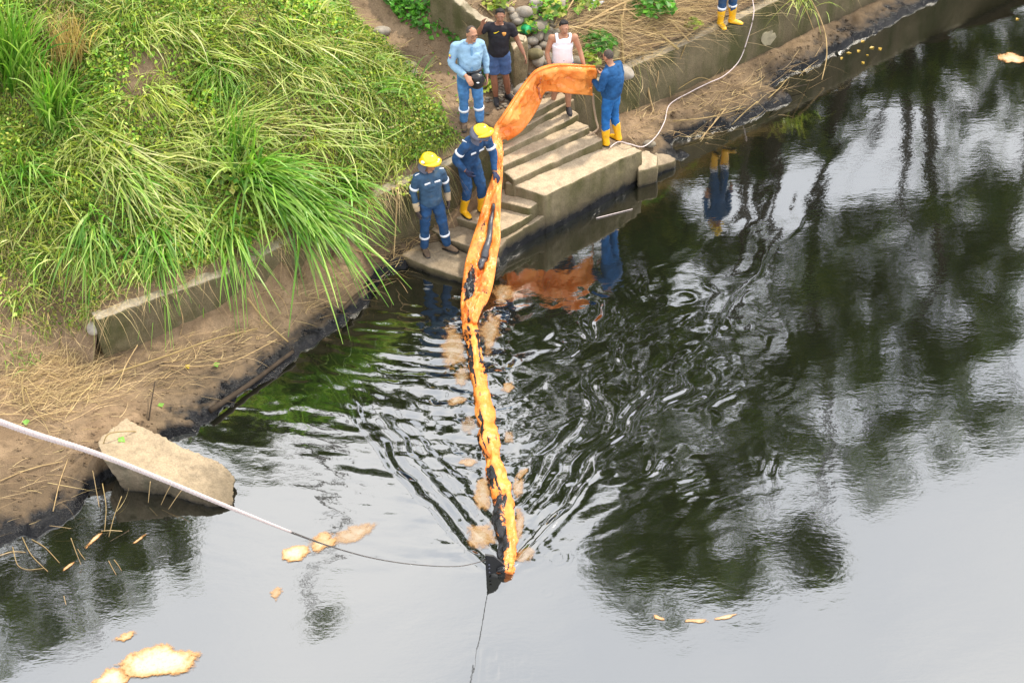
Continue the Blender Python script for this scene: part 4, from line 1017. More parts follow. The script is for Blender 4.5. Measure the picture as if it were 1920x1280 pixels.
def blades(base, dirv, L, W, droop, seg=3, col=None, wob=0.0, power=.7, clear=False):
    """bent tapering leaves: base points, start directions, lengths, widths, droop"""
    if clear:                                                # nothing leans across the workers
        tip = proj(base+dirv/np.linalg.norm(dirv, axis=1)[:, None]*L[:, None]-np.array([0, 0, 1])*(droop*L)[:, None])
        k_ = ~((tip[:, 0] > 755) & (tip[:, 0] < 960) & (tip[:, 1] > 262) & (tip[:, 1] < 530))
        k_ &= ~((tip[:, 0] > 846) & (tip[:, 0] < 930) & (tip[:, 1] > 150) & (tip[:, 1] < 266))
        base, dirv, L, W, droop, col = base[k_], dirv[k_], L[k_], W[k_], droop[k_], col[k_]
    n = len(base); dirv = dirv/np.linalg.norm(dirv, axis=1)[:, None]
    side = np.cross(dirv, np.array([0, 0, 1.])+rng.normal(0, .35, (n, 3))); side /= np.linalg.norm(side, axis=1)[:, None]+1e-9
    V = np.empty((n, seg+1, 2, 3)); bend = rng.normal(0, 1, n)*wob
    for k in range(seg+1):
        t = k/seg
        p = base+dirv*(L*t)[:, None]+side*(bend*t*t*L)[:, None]; p[:, 2] -= droop*L*t*t*1.0
        w = W*(max(1-t, 0.03)**power)*(0.55+.45*min(1, t*4+.2))
        V[:, k, 0] = p-side*w[:, None]*.5; V[:, k, 1] = p+side*w[:, None]*.5
    ix = np.arange(n*(seg+1)*2).reshape(n, seg+1, 2)
    Fq = np.stack([ix[:, :-1, 0], ix[:, :-1, 1], ix[:, 1:, 1], ix[:, 1:, 0]], -1).reshape(-1, 4)
    C = np.repeat(col, (seg+1)*2, 0)
    return V.reshape(-1, 3), Fq, C
def leaves(P, N, size, col, aspect=.6, tilt=.7):
    """small folded diamond leaves scattered at P"""
    n = len(P); N = N+rng.normal(0, tilt, (n, 3)); N /= np.linalg.norm(N, axis=1)[:, None]
    a = np.cross(N, rng.normal(0, 1, (n, 3))); a /= np.linalg.norm(a, axis=1)[:, None]; b = np.cross(N, a)
    s = size[:, None]
    V = np.stack([P-a*s*.5, P+b*s*.5*aspect-a*s*.06+N*s*.10, P+a*s*.5-N*s*.08, P-b*s*.5*aspect-a*s*.06+N*s*.10], 1)
    ix = np.arange(n*4).reshape(n, 4)
    return V.reshape(-1, 3), ix, np.repeat(col, 4, 0)
def cat(parts):
    V, Fq, C, o = [], [], [], 0
    for v, f, c in parts: V.append(v); Fq.append(f+o); C.append(c); o += len(v)
    return np.concatenate(V), np.concatenate(Fq), np.concatenate(C)
UPS = np.array([0, -.35, 1.0])
GREEN = [(.10, .18, .016), (.18, .25, .025), (.28, .33, .04), (.13, .21, .025), (.33, .36, .08), (.34, .30, .10)]
LUSH = [(.055, .16, .016), (.10, .23, .025), (.16, .29, .04), (.25, .36, .09)]
PALE = [(.36, .40, .15), (.29, .37, .10), (.44, .43, .19), (.25, .34, .06)]
DRY = [(.36, .25, .12), (.45, .33, .17), (.26, .17, .085), (.50, .38, .17), (.33, .22, .10)]

# hillside sample points, uniform over the ground
def scatter_hill(n, poly, margin=.12):
    Q = np.column_stack([rnd(n, -9.5, 3.2), rnd(n, 16.5, 31)]); Q = Q[sdist(Q, FRONT) > margin]
    P = np.column_stack([Q, hill_z(Q)]); s = proj(P)
    k = px_poly_mask(s, poly) & (s[:, 0] > -140) & (s[:, 1] > -160)
    return P[k], s[k]
def hill_slope(Q, e=.06):
    zx = (hill_z(Q+[e, 0])-hill_z(Q-[e, 0]))/(2*e); zy = (hill_z(Q+[0, e])-hill_z(Q-[0, e]))/(2*e)
    return np.stack([zx, zy], 1)
P, S = scatter_hill(900000, GRASS_POLY)
bare = np.exp(-(((S[:, 0]-275)/70)**2+((S[:, 1]-165)/65)**2))+.8*np.exp(-(((S[:, 0]-330)/60)**2+((S[:, 1]-560)/40)**2))+.7*np.exp(-(((S[:, 0]-480)/70)**2+((S[:, 1]-455)/22)**2))
drier = np.clip(sstep(430, 560, S[:, 1])*sstep(420, 250, S[:, 0])+.35*np.exp(-(((S[:, 0]-330)/150)**2+((S[:, 1]-280)/40)**2)), 0, 1)
dn = fbm(P[:, :2]*1.4, 3, 101)
keep = rnd(len(P)) < np.clip(.95+.8*dn-.8*bare-.75*drier, .03, 1)
Pg, Sg = P[keep], S[keep]; print('cover', len(Pg))
clump = fbm(Pg[:, :2]*1.1, 3, 105)
n = len(Pg); m = n*7//10
i1 = rng.permutation(n)
a, b = i1[:m], i1[m:]
sz = rnd(len(a), .03, .075)*(1+.5*np.clip(clump[a]*2, -.3, .8))
col = pal(len(a), GREEN+LUSH+[(.03, .08, .008), (.05, .11, .012), (.29, .30, .045)], .30)*(1+.45*np.clip(clump[a]*2.2, -.6, .8))[:, None]
hgt = rnd(len(a))**1.5*.16
v = leaves(Pg[a]+np.column_stack([rng.normal(0, .01, len(a)), rng.normal(0, .01, len(a)), hgt+.01]), np.tile(UPS, (len(a), 1)), sz, col)
tag(obj('ground_cover', newmesh('ground_cover', *v, smooth=False), M['leaf'], origin=(0, 0, 0)), kind='stuff')
# mown and fallen grass, combed downhill in swaths
g = hill_slope(Pg[b][:, :2]); dh = -g/(np.linalg.norm(g, axis=1)[:, None]+.05)
ang = fbm(Pg[b][:, :2]*.55, 2, 111)*3.4+.5; ca, sa = np.cos(ang), np.sin(ang)
dd = np.column_stack([dh[:, 0]*ca-dh[:, 1]*sa, dh[:, 0]*sa+dh[:, 1]*ca])
nb = len(b); upk = rnd(nb, .05, 1.0)
dirv = np.column_stack([dd+rng.normal(0, .55, (nb, 2)), upk+(dd*g).sum(1)*.8])
wet = fbm(Pg[b][:, :2]*.8+9, 3, 115)
cl = pal(nb, PALE+GREEN+GREEN, .22); cl = np.where((wet > .22)[:, None] & (rnd(nb) < .6)[:, None], pal(nb, DRY+PALE, .2), cl)
L = rnd(nb, .08, .26)*(1+.8*(rnd(nb) < .12))
v = blades(Pg[b]+[0, 0, .02], dirv, L, rnd(nb, .006, .016), rnd(nb, .1, .55), 3, cl, .18)
tag(obj('grass', newmesh('grass', *v, smooth=False), M['leaf'], origin=(0, 0, 0)), kind='stuff')
# ragged tussocks between the leaves
parts = []
Pt, St = scatter_hill(5200, GRASS_POLY, .25); kk = rng.permutation(len(Pt))[:330]
gt = hill_slope(Pt[kk][:, :2]); dt = -gt/(np.linalg.norm(gt, axis=1)[:, None]+.05)
for j, q in enumerate(kk):
    if St[q, 1] > 500 and St[q, 0] < 420 and rng.random() < .6: continue
    cnt = int(rng.integers(14, 44)); b = Pt[q]+np.column_stack([rng.normal(0, .12, cnt), rng.normal(0, .09, cnt), np.zeros(cnt)])
    lean = dt[j]*rng.uniform(.1, .9)+rng.normal(0, .5, 2); pl_ = [GREEN, PALE, LUSH, GREEN+PALE][rng.integers(0, 4)]
    d = np.column_stack([rng.normal(lean[0], .38, cnt), rng.normal(lean[1], .38, cnt), rng.uniform(.25, 1.1, cnt)])
    parts.append(blades(b, d, rnd(cnt, .25, .72), rnd(cnt, .012, .032), rnd(cnt, .3, .9), 4, pal(cnt, pl_, .2), .15, clear=True))
tag(obj('grass', newmesh('grass', *cat(parts), smooth=False), M['leaf'], origin=(0, 0, 0)), kind='stuff')
# cut cane leaves lying in pale swaths
sw = []
for (x0, y0, x1, y1, cnt, sp) in ((300, 260, 600, 225, 80, 16), (330, 250, 520, 210, 40, 16), (260, 290, 420, 330, 90, 20), (180, 300, 330, 420, 120, 25), (120, 200, 260, 330, 90, 20), (560, 240, 700, 300, 60, 16),
                                  (420, 60, 620, 190, 40, 30), (300, 60, 430, 130, 40, 26), (560, 60, 700, 160, 25, 24), (640, 230, 800, 320, 25, 26)):
    t = rnd(cnt); xx = x0+(x1-x0)*t+rng.normal(0, sp, cnt); yy = y0+(y1-y0)*t+rng.normal(0, sp*.6, cnt)
    B0 = hill_at(xx, yy); B1 = hill_at(xx+(x1-x0)*.3, yy+(y1-y0)*.3); d = B1-B0; d[:, 2] += .18
    d = d/np.linalg.norm(d, axis=1)[:, None]+rng.normal(0, .34, (cnt, 3))*np.array([1, 1, .5])
    sw.append(blades(B0+[0, 0, .07], d, rnd(cnt, .35, 1.05), rnd(cnt, .018, .042), rnd(cnt, .15, .35), 5, pal(cnt, PALE+[(.40, .40, .22)], .15), .2, clear=True))
tag(obj('cut_grass', newmesh('cut_grass', *cat(sw), smooth=False), M['leaf'], origin=(0, 0, 0)), kind='stuff')
# dry straw: foot of the slope, wall top, mud ledge
parts = []
Ps, Ss = scatter_hill(120000, [(-300, 420), (60, 430), (180, 470), (330, 470), (420, 470), (640, 370), (700, 350), (700, 390), (420, 520), (185, 600), (190, 720), (60, 800), (-300, 900)], .0)
k = rnd(len(Ps)) < .55; Ps = Ps[k]; n = len(Ps)
parts.append(blades(Ps+[0, 0, .015], np.column_stack([rng.normal(.1, .6, n), rng.normal(-.5, .6, n), rnd(n, .0, .7)]), rnd(n, .12, .5), rnd(n, .004, .011), rnd(n, .2, .7), 4, pal(n, DRY, .3), .35))
def straw_on(fn, cnt, cx, cy, sx, sy, ang, L0, L1, lift=.02):
    if fn is low_at and cx > 180: cnt = int(cnt*.55)
    xx = rng.normal(cx, sx, cnt); yy = rng.normal(cy, sy, cnt); B0 = fn(xx, yy); B0[:, 2] += lift+rnd(cnt)**2*.08
    an = rng.normal(ang, .55, cnt); d = np.column_stack([np.cos(an), np.sin(an), rng.normal(.06, .15, cnt)])
    parts.append(blades(B0, d, rnd(cnt, L0, L1), rnd(cnt, .004, .010), rnd(cnt, .0, .22), 5, pal(cnt, DRY, .25), .4))
for a_ in ((80, 752, 60, 22, .5, 340), (240, 728, 60, 16, .6, 200), (350, 672, 50, 14, .6, 220), (450, 636, 40, 12, .7, 120), (60, 700, 60, 40, .3, 600), (150, 690, 30, 40, .9, 300), (560, 570, 40, 18, .7, 120),
           (720, 470, 35, 22, .8, 260), (770, 440, 22, 26, 1.0, 240), (840, 360, 20, 22, .8, 160), (640, 540, 40, 14, .7, 90), (1330, 200, 45, 16, .4, 220), (1410, 165, 40, 14, .5, 160), (1200, 235, 22, 18, .8, 130), (1300, 255, 30, 8, .4, 60), (1490, 130, 30, 10, .6, 60), (60, 900, 70, 50, .4, 60)):
    straw_on(low_at, a_[5], *a_[:4], a_[4], .15, .65)
for a_ in ((1130, 50, 55, 32, .5, 800), (1245, 38, 55, 24, .4, 750), (1350, -4, 50, 14, .5, 350), (1170, 108, 30, 8, .6, 90), (120, 30, 22, 40, -1.2, 200), (1060, 100, 25, 30, .9, 150), (880, 20, 40, 20, .5, 60)):
    straw_on(hill_at, a_[5], *a_[:4], a_[4], .2, .9, .04)
tag(obj('straw', newmesh('straw', *cat(parts), smooth=False), M['straw'], origin=(0, 0, 0)), kind='stuff')
# grass lip along the wall top
D = np.array(densify(WALL_L[2:7], .05)); nn = inward(D); i = rng.integers(0, len(D), 1500); i = i[fbm(D[i][:, :2]*1.3, 2, 127) > -.12]; n = len(i)
b0 = D[i].copy(); b0[:, :2] += nn[i]*rnd(n, .0, .30)[:, None]; b0[:, 2] += .01
d = np.column_stack([-nn[i]*rnd(n, .2, 1.0)[:, None]+rng.normal(0, .4, (n, 2)), rnd(n, .1, .8)])
v = blades(b0, d, rnd(n, .18, .55), rnd(n, .008, .022), rnd(n, .6, 1.3), 4, pal(n, GREEN+PALE+DRY+DRY, .25), .2, clear=True)
tag(obj('grass', newmesh('grass', *v, smooth=False), M['leaf'], origin=(0, 0, 0)), kind='stuff')
# dry straw curtain hanging over the wall faces
parts = []
for Lw, n, z0, inten in ((WALL_L[:4], 90, .0, 1), (WALL_L[3:], 330, .0, 1), (WALL_R[:4], 160, 0, 1), (WALL_R[3:5], 90, 0, 1)):
    D = np.array(densify(Lw, .1)); i = rng.integers(0, len(D), n); nn = inward(D)[i]
    hn = fbm(D[i][:, :2]*1.1, 3, 121); kk = hn > .08; i = i[kk]; nn = nn[kk]; n = len(i)
    b0 = D[i].copy(); b0[:, :2] += nn*rnd(n, -.02, .10)[:, None]; b0[:, 2] += .02
    d = np.column_stack([-nn*.8+rng.normal(0, .5, (n, 2)), rnd(n, .0, .5)])
    parts.append(blades(b0, d, rnd(n, .2, .65), rnd(n, .004, .010), rnd(n, .8, 1.3), 5, pal(n, DRY+[(.2, .22, .05)], .3), .25))
tag(obj('dry_roots', newmesh('dry_roots', *cat(parts), smooth=False), M['straw'], origin=(0, 0, 0)), kind='stuff')

# tall grass clumps, each a plant
def tuft(label, px, py, nb, lean, L0, L1, spread=.45, upk=.8, W=(.016, .034), droop=(.35, .9), cols=LUSH, rad=.14, name='tall_grass', group='tall grass clumps on the hillside'):
    b = hill_at(px, py)[0]
    base = b+np.column_stack([rng.normal(0, rad, nb), rng.normal(0, rad*.7, nb), np.zeros(nb)]); base[:, 2] = hill_z(base[:, :2])
    d = np.column_stack([rng.normal(lean[0], spread, nb), rng.normal(lean[1], spread, nb), np.clip(rng.normal(upk, .3, nb), -.2, 2)])
    L = rnd(nb, L0, L1)
    v = blades(base, d, L, rnd(nb, *W)*1.45, rnd(nb, *droop), 7, pal(nb, cols, .2), .10, .6, clear=True)
    o = obj(name, newmesh(name, *v, smooth=False), M['leaf'], origin=b); tag(o, label, 'grass', group); return o
tuft('big arching green grass clump drooping over the mossy wall left of the steps', 470, 345, 200, (.60, -.40), 1.1, 2.0, .40, .75, W=(.022, .044))
tuft('bright grass clump whose leaf tips hang down to the oily shore', 560, 405, 130, (.55, -.55), 1.0, 1.8, .34, .55, W=(.02, .04), droop=(.45, .9))
tuft('fine drooping grass along the hill edge above the wall, right of the arching clump', 640, 350, 70, (.45, -.4), .5, 1.05, .35, .4)
tuft('grass spray hanging over the wall just above the thatch of straw, tips on the mud', 430, 440, 60, (.15, -.6), .7, 1.25, .25, .3, droop=(.5, 1.0))
tuft('upright green reeds at the far left edge below the top corner', 25, 150, 130, (.18, -.1), 1.1, 2.0, .28, 1.5, W=(.02, .04), droop=(.1, .5))
tuft('tall green reeds at left, right of the far left ones', 105, 235, 130, (.25, -.1), 1.0, 1.8, .34, 1.2, W=(.02, .04), droop=(.15, .6))
tuft('clump of broad green blades below the reeds at the left edge', 40, 330, 80, (.3, -.3), .6, 1.2, .35, .9)
tuft('grass clump with hanging blades above the broken wall end', 175, 440, 85, (.12, -.5), .6, 1.15, .28, .5, droop=(.5, 1.0))
tuft('grass clump hanging straight down above the middle of the exposed wall', 290, 450, 85, (.1, -.55), .6, 1.1, .25, .4, droop=(.6, 1.1))
tuft('spiky upright green shoots standing in the middle of the arching grass', 440, 300, 40, (.25, .0), .7, 1.15, .25, 1.4, droop=(.05, .25))
tuft('pale green fan of narrow leaves spreading at the left edge', 105, 372, 26, (-.3, -.5), .5, .8, .5, .3, cols=PALE, droop=(.2, .5))
tuft('soft green grass patch in the middle of the mown slope', 420, 150, 110, (.1, -.6), .3, .65, .35, .5, (.008, .018))
tuft('soft yellow-green grass patch on the crest of the mown slope', 330, 40, 110, (.4, -.3), .3, .6, .4, .5, (.008, .018), cols=PALE+GREEN)
tuft('loose grass patch on the mown slope left of the trail', 590, 130, 90, (.4, -.5), .3, .6, .4, .4, (.008, .018), cols=PALE+GREEN)
tuft('long flattened grass streaming to the right across the lower slope', 380, 265, 70, (1.0, .15), .8, 1.4, .18, .25, (.012, .024), cols=PALE, droop=(.1, .3))
tuft('drooping grass between the reeds and the straw slope', 230, 330, 70, (.4, -.5), .6, 1.1, .3, .5, cols=LUSH+PALE)
tuft('green shoots sprouting from the straw at the lower left edge', 40, 665, 40, (.1, -.2), .2, .4, .4, .9, (.008, .016))
tuft('grass tuft on top of the river wall at the upper right', 1500, -2, 60, (.1, -.5), .3, .7, .4, .7, (.008, .018), cols=GREEN+PALE)
tuft('tan dead grass plume standing among the reeds at upper left', 140, 120, 150, (.05, -.15), .8, 1.5, .16, 1.2, (.006, .014), droop=(.2, .6), cols=DRY, name='dead_grass', group='dead grass plumes')
# broad leaved weeds
def weed(label, px, py, n, r, hgt, cols, sz=(.07, .15), fn=hill_at, name='weed', group='leafy weeds'):
    b = fn(px, py)[0]; root = empty(name, b); tag(root, label, 'weed', group)
    u = rnd(n); an = rnd(n, 0, 6.28); rr = r*np.sqrt(u)
    P = b+np.column_stack([rr*np.cos(an), rr*np.sin(an)*.8, hgt*(1-(rr/r)**2)*rnd(n, .2, 1)+.02])
    v = leaves(P, np.tile(UPS*1.2, (n, 1)), rnd(n, *sz), pal(n, cols, .25), .85, .45)
    obj('foliage', newmesh('foliage', *v, smooth=False), M['leaf'], root, origin=b)
    ns = max(6, n//14); kk = rng.integers(0, n, ns)
    st = blades(np.tile(b, (ns, 1)), P[kk]-b+[0, 0, .02], np.linalg.norm(P[kk]-b, axis=1), np.full(ns, .008), np.zeros(ns), 2, pal(ns, [(.16, .18, .05)], .1), 0, .3)
    obj('stems', newmesh('stems', *st, smooth=False), M['leaf'], root, origin=b); return root
IVY = [(.035, .13, .012), (.06, .19, .02), (.10, .26, .03), (.05, .16, .02)]
weed('broad leaved bush with red berries on the lip of the wall amid arching grass', 425, 345, 120, .35, .35, IVY+GREEN)
weed('round leaved creeper on the debris bank, right of the yellow canes', 1215, 18, 230, .45, .40, IVY, (.09, .17))
weed('leafy green weed behind the shoulder of the man in the white vest', 1115, 85, 170, .36, .25, IVY)
weed('low leafy weed among the cobbles left of the white vest', 1020, 22, 150, .38, .2, IVY+GREEN)
weed('small weed growing through the cobbles above the pillar', 1000, 52, 80, .25, .15, IVY+GREEN)
weed('weed patch along the top edge above the cobbles', 1080, 8, 130, .38, .2, IVY+GREEN)
weed('weed at the foot of the debris bank between the vest and the blue man', 1098, 118, 70, .22, .16, GREEN)
weed('small weed on the stony slope behind the low wall', 925, 8, 60, .25, .12, GREEN)
weed('ground weed growing against the pillar foot', 905, 165, 45, .2, .12, GREEN)
weed('little bright weed on the debris bank near the top right boots', 1297, 48, 40, .18, .12, GREEN)
weed('pale creeping plant trailing down the wall face by the grey-blue worker', 757, 352, 130, .30, .18, GREEN+PALE, (.03, .07))
# ivy mat along the foot of the low wall
P, S = scatter_hill(260000, [(690, -60), (850, -60), (862, 22), (900, 55), (925, 78), (930, 140), (905, 150), (870, 100), (840, 82), (790, 70), (740, 35), (720, 10)])
k = rnd(len(P)) < np.clip(.85+1.2*fbm(P[:, :2]*2, 3, 131), .1, 1); P = P[k][:9000]; n = len(P); print('ivy', n)
v = leaves(P+np.column_stack([np.zeros(n), np.zeros(n), rnd(n, .02, .2)]), np.tile(UPS, (n, 1)), rnd(n, .05, .12), pal(n, IVY, .3), .85, .5)
tag(obj('ivy', newmesh('ivy', *v, smooth=False), M['leaf'], origin=(0, 0, 0)), kind='stuff')
# thin green fuzz and fallen leaves on trail, stones and ledges
parts = []
P, S = scatter_hill(60000, [(560, -60), (1450, -60), (1300, 70), (1165, 130), (1085, 150), (940, 235), (880, 270), (800, 190), (640, 10)])
dn = fbm(P[:, :2]*1.6, 3, 141)
k = (dn > .10) & (rnd(len(P)) < .22); P = P[k]; n = len(P)
parts.append(leaves(P+[0, 0, .02], np.tile(UPS, (n, 1)), rnd(n, .02, .07), pal(n, GREEN+IVY+DRY, .3), .7, .5))
tag(obj('litter', newmesh('litter', *cat(parts), smooth=False), M['leaf'], origin=(0, 0, 0)), kind='stuff')

# ---------------------------------------------------------------- trees of the bank, seen in the water's reflection
def reflect(px, py, extra=0.0):
    """where the mirrored sight line from water pixel (px, py) meets the line of trees"""
    W0 = at(px, py, 0); d = ray(px, py).copy(); d[2] = -d[2]; t = 1.0
    for _ in range(40):
        p = W0+d*t; tgt = 33.5+max(0, p[0]-1.0)*.80+max(0, -p[0]-3)*.1+extra
        t += (tgt-p[1])/d[1]*.8
    return W0+d*t, t+np.linalg.norm(W0-CP)
CL = [  # px, py, rx, ry, leaves
    (1790, 215, 50, 14, 130), (1540, 262, 40, 16, 150), (1600, 420, 60, 26, 350), (1750, 335, 80, 30, 320), (1860, 340, 50, 40, 500), (1470, 490, 90, 30, 420), (1340, 480, 60, 26, 400), (1700, 470, 140, 60, 1500),
    (1840, 500, 80, 60, 900), (1880, 400, 50, 50, 500), (1600, 560, 120, 45, 1000), (1790, 600, 110, 50, 1200), (1500, 610, 120, 40, 700), (1690, 660, 120, 40, 900), (1560, 690, 90, 35, 500), (1880, 640, 50, 40, 400),
    (1420, 740, 90, 45, 600), (1480, 660, 90, 40, 500), (1330, 870, 120, 70, 1100), (1440, 830, 80, 50, 600), (1240, 960, 100, 70, 800), (1320, 1010, 110, 75, 1500), (1180, 1050, 80, 50, 500), (1370, 1080, 60, 30, 400), (1250, 1100, 90, 35, 500),
    (1480, 1000, 34, 26, 330), (1525, 1045, 34, 34, 420), (1545, 1080, 16, 22, 120), (1700, 740, 100, 26, 500), (1800, 760, 90, 26, 450), (1880, 780, 40, 22, 200), (1650, 810, 80, 24, 330), (1560, 850, 90, 26, 380), (1730, 820, 60, 20, 200), (1650, 900, 50, 18, 120),
    (1200, 620, 90, 50, 700), (1080, 720, 90, 60, 800), (1010, 640, 60, 50, 500), (1130, 830, 90, 50, 700), (1020, 850, 80, 60, 500), (1240, 760, 90, 60, 700), (1090, 560, 80, 40, 500), (1290, 640, 80, 40, 600), (1180, 510, 60, 30, 500),
    (700, 640, 110, 45, 1100), (560, 680, 90, 40, 900), (620, 740, 80, 36, 500), (480, 740, 70, 36, 800), (760, 700, 70, 36, 500), (820, 620, 60, 40, 600), (700, 800, 50, 16, 110), (560, 800, 50, 16, 140), (430, 800, 60, 26, 500), (480, 845, 36, 14, 120), (840, 760, 50, 40, 260),
    (60, 1000, 80, 40, 700), (170, 960, 90, 40, 800), (270, 1000, 70, 36, 500), (330, 985, 36, 36, 220), (110, 1070, 60, 40, 420), (210, 1070, 50, 40, 330), (300, 1060, 46, 36, 300), (20, 1110, 40, 60, 400), (60, 1170, 50, 36, 240), (130, 1140, 34, 40, 150), (240, 1120, 30, 36, 130), (30, 1230, 50, 30, 160), (600, 1150, 14, 20, 60), (-60, 1100, 70, 80, 600),
    (1730, 130, 90, 20, 300), (1890, 180, 60, 40, 400),
    (1300, 296, 60, 20, 700), (1390, 286, 70, 22, 900), (1480, 250, 60, 20, 600), (1570, 200, 70, 20, 600), (1680, 145, 70, 20, 600), (1790, 90, 70, 24, 600), (1890, 60, 60, 34, 600), (1215, 395, 50, 36, 700), (1260, 440, 46, 34, 500), (1180, 440, 50, 30, 500)]
TX = [-11.5, -8.6, -6.2, -3.4, -1.2, 1.2, 3.6, 6.2, 8.6, 11.0, 13.6, 16.5]
pts = [reflect(c[0], c[1], rng.normal(0, .8)) for c in CL]
own = {}
for c, (p, dist) in zip(CL, pts):
    i = int(np.argmin([abs(p[0]-x) for x in TX])); own.setdefault(i, []).append((c, p, dist))
TREE_LABELS = ['wide dark tree far left of the bank, mirrored at the lower left edge', 'tree on the left bank mirrored in the lower left water', 'slim tree mirrored in the water beside the broken slab', 'tree behind the grassy hill mirrored left of the boom',
               'bushy tree mirrored close left of the boom', 'tall tree mirrored just right of the boom', 'tall tree mirrored as the dark mass in the right middle of the river', 'leafy tree mirrored right of the swells', 'tree with a thick trunk mirrored as a dark stripe on the right',
               'broad green tree mirrored near the right edge', 'tree mirrored at the right edge of the photo', 'tree mirrored in the upper right corner']
for i, lst in own.items():
    cx = np.mean([q[1][0] for q in lst]); cyy = np.mean([q[1][1] for q in lst]); gz_ = float(hill_z(np.array([[cx, cyy]]))[0]) if sdist(np.array([[cx, cyy]]), FRONT)[0] > .3 else .3
    root = empty('tree', (cx, cyy, gz_)); tag(root, TREE_LABELS[i], 'tree', 'trees of the bank mirrored in the river')
    lv, lim = [], []
    topz = max(q[1][2] for q in lst); tx = cx+rng.normal(0, .3)
    tp = [np.array([tx+math.sin(k*1.3+i)*.18*k, cyy+.1*k, gz_-.4+(topz-gz_)*k/6*.97]) for k in range(7)]
    obj('trunk', mesh_of('trunk', [loft(tp, [.24, .20, .17, .14, .11, .07, .03], (1, 0, 0), 10)]), M['bark'], root)
    for (c, p, dist) in lst:
        rx, rz = c[2]*dist/F_PX*1.05, c[3]*dist/F_PX*1.35; n = int(c[4]*(2.3 if not (c[0] < 400 and c[1] > 930) else 1.5))
        sub = rng.normal(0, 1, (max(4, n//60), 3)); sub /= np.maximum(1, np.linalg.norm(sub, axis=1)/1.1)[:, None]
        ctr = p+sub*np.array([rx, min(rx, 1.2), rz])*.85
        P = ctr[rng.integers(0, len(ctr), n)]+rng.normal(0, 1, (n, 3))*np.array([.20, .20, .14])
        base = np.array([(.035, .085, .008), (.07, .13, .012), (.02, .05, .006), (.17, .21, .012)])
        lv.append(leaves(P, np.tile([0, 0, 1.], (n, 1)), rnd(n, .12, .30), pal(n, base, .35), .5, .9))
        k = int(np.argmin([abs(q[2]-(p[2]-1.0)) for q in tp])); a = tp[k]
        lim.append(tube([a, (a+p)/2+[0, 0, .25], p], [.07, .045, .015], 6))
        for q in ctr[:5]: lim.append(tube([p-[0, 0, .1], q], [.02, .006], 5))
    tag(obj('limbs', mesh_of('limbs', lim), M['bark'], root), kind='stuff')
    obj('crown', newmesh('crown', *cat(lv), smooth=False), M['crown'], root, origin=(cx, cyy, topz))
# a few bare trunks in front of the gaps
for j, (a, b, r_) in enumerate((((1700, 130), (1690, 400), .16), ((1665, 190), (1640, 300), .07), ((1395, 330), (1385, 560), .13), ((1450, 420), (1440, 640), .09), ((200, 960), (185, 1180), .08), ((120, 950), (95, 1200), .07))):
    p0, _ = reflect(*a); p1, _ = reflect(*b); p1[1] = p0[1]+.3; g0 = p0.copy(); g0[2] = .6
    nm = ['thick straight trunk mirrored right of the swells', 'thin leaning trunk mirrored in the bright gap at upper right', 'dark trunk mirrored below the man in blue', 'thin trunk mirrored right of the one below the man in blue', 'slender trunk mirrored in the lower left water', 'leftmost slender trunk mirrored in the lower left water'][j]
    root = empty('bare_tree', g0); tag(root, nm, 'tree', 'bare trunks mirrored in the river')
    obj('trunk', mesh_of('trunk', [tube([g0-[0, 0, .6], p0, (p0+p1)/2+[.06, 0, 0], p1], [r_*1.2, r_, r_*.8, r_*.35], 9)]), M['bark'], root)
    tw = []
    for k in range(9):
        q = p0+(p1-p0)*rng.uniform(.35, 1); tw.append(tube([q, q+np.array([rng.normal(0, .5), rng.normal(0, .3), rng.uniform(.2, .8)])], [.03, .006], 5))
    tag(obj('branches', mesh_of('branches', tw), M['bark'], root), kind='stuff')
# ---------------------------------------------------------------- stones, sticks, ropes, floating things
def stone(name, label, P, r, mat='stone', seed=0, group=None, cat_='stone', sink=.25):
    rot = Matrix.Rotation(rng.uniform(0, 6.28), 3, 'Z')@Matrix.Rotation(rng.normal(0, .25), 3, 'X')
    V, Qd = ellipsoid((0, 0, 0), r, np.array(rot)); V = V*(1+.22*fbm(V/max(r)*1.1+seed*7, 2, 151))[:, None]
    V = V+np.asarray(P)+[0, 0, r[2]*(1-2*sink)]
    o = obj(name, mesh_of(name, [(V, Qd)]), M[mat], None); tag(o, label, cat_, group); return o
M['stone_b'] = mat_plain('pale_cobble', (0.28, 0.245, 0.20), .85, .25, .25, 9, .5, (.2, .16, .11))
M['stone_c'] = mat_plain('olive_cobble', (0.16, 0.135, 0.07), .85, .25, .3, 9, .5, (.08, .07, .03))
cob = [(1004, 6, .15, 'b'), (1007, 15, .16, 'b'), (984, 25, .22, 'b'), (965, 31, .14, 'b'), (998, 27, .14, ''), (972, 40, .16, 'b'), (1012, 51, .24, ''), (1025, 57, .15, ''), (1010, 65, .17, ''), (1026, 69, .16, ''), (998, 78, .17, 'b'), (1014, 36, .13, ''),
       (1002, 104, .22, 'c'), (1018, 102, .11, ''), (1027, 108, .15, ''), (1010, 114, .18, 'b'), (1021, 117, .14, ''), (1043, 26, .16, ''), (1048, 9, .15, ''), (1052, 4, .14, 'b'), (990, 45, .13, ''), (1035, 44, .13, ''), (985, 90, .14, ''), (1040, 60, .13, ''), (1036, 84, .14, ''), (958, 20, .12, 'b'), (945, 12, .12, ''), (1020, 84, .13, ''), (1030, 14, .13, 'b'), (1008, 92, .13, '')]
rows = sorted(cob, key=lambda c: c[1]); ordn = ['first', 'second', 'third', 'fourth', 'fifth', 'sixth', 'seventh']; rname = ['top', 'second', 'third', 'fourth', 'bottom']
lab = {}
for r_ in range(5):
    for k, c in enumerate(sorted(rows[r_*6:(r_+1)*6])): lab[c] = f"{dict(b='pale', c='olive').get(c[3], 'grey')} river cobble, {ordn[k]} from left in the {rname[r_]} row of the heap above the pillar"
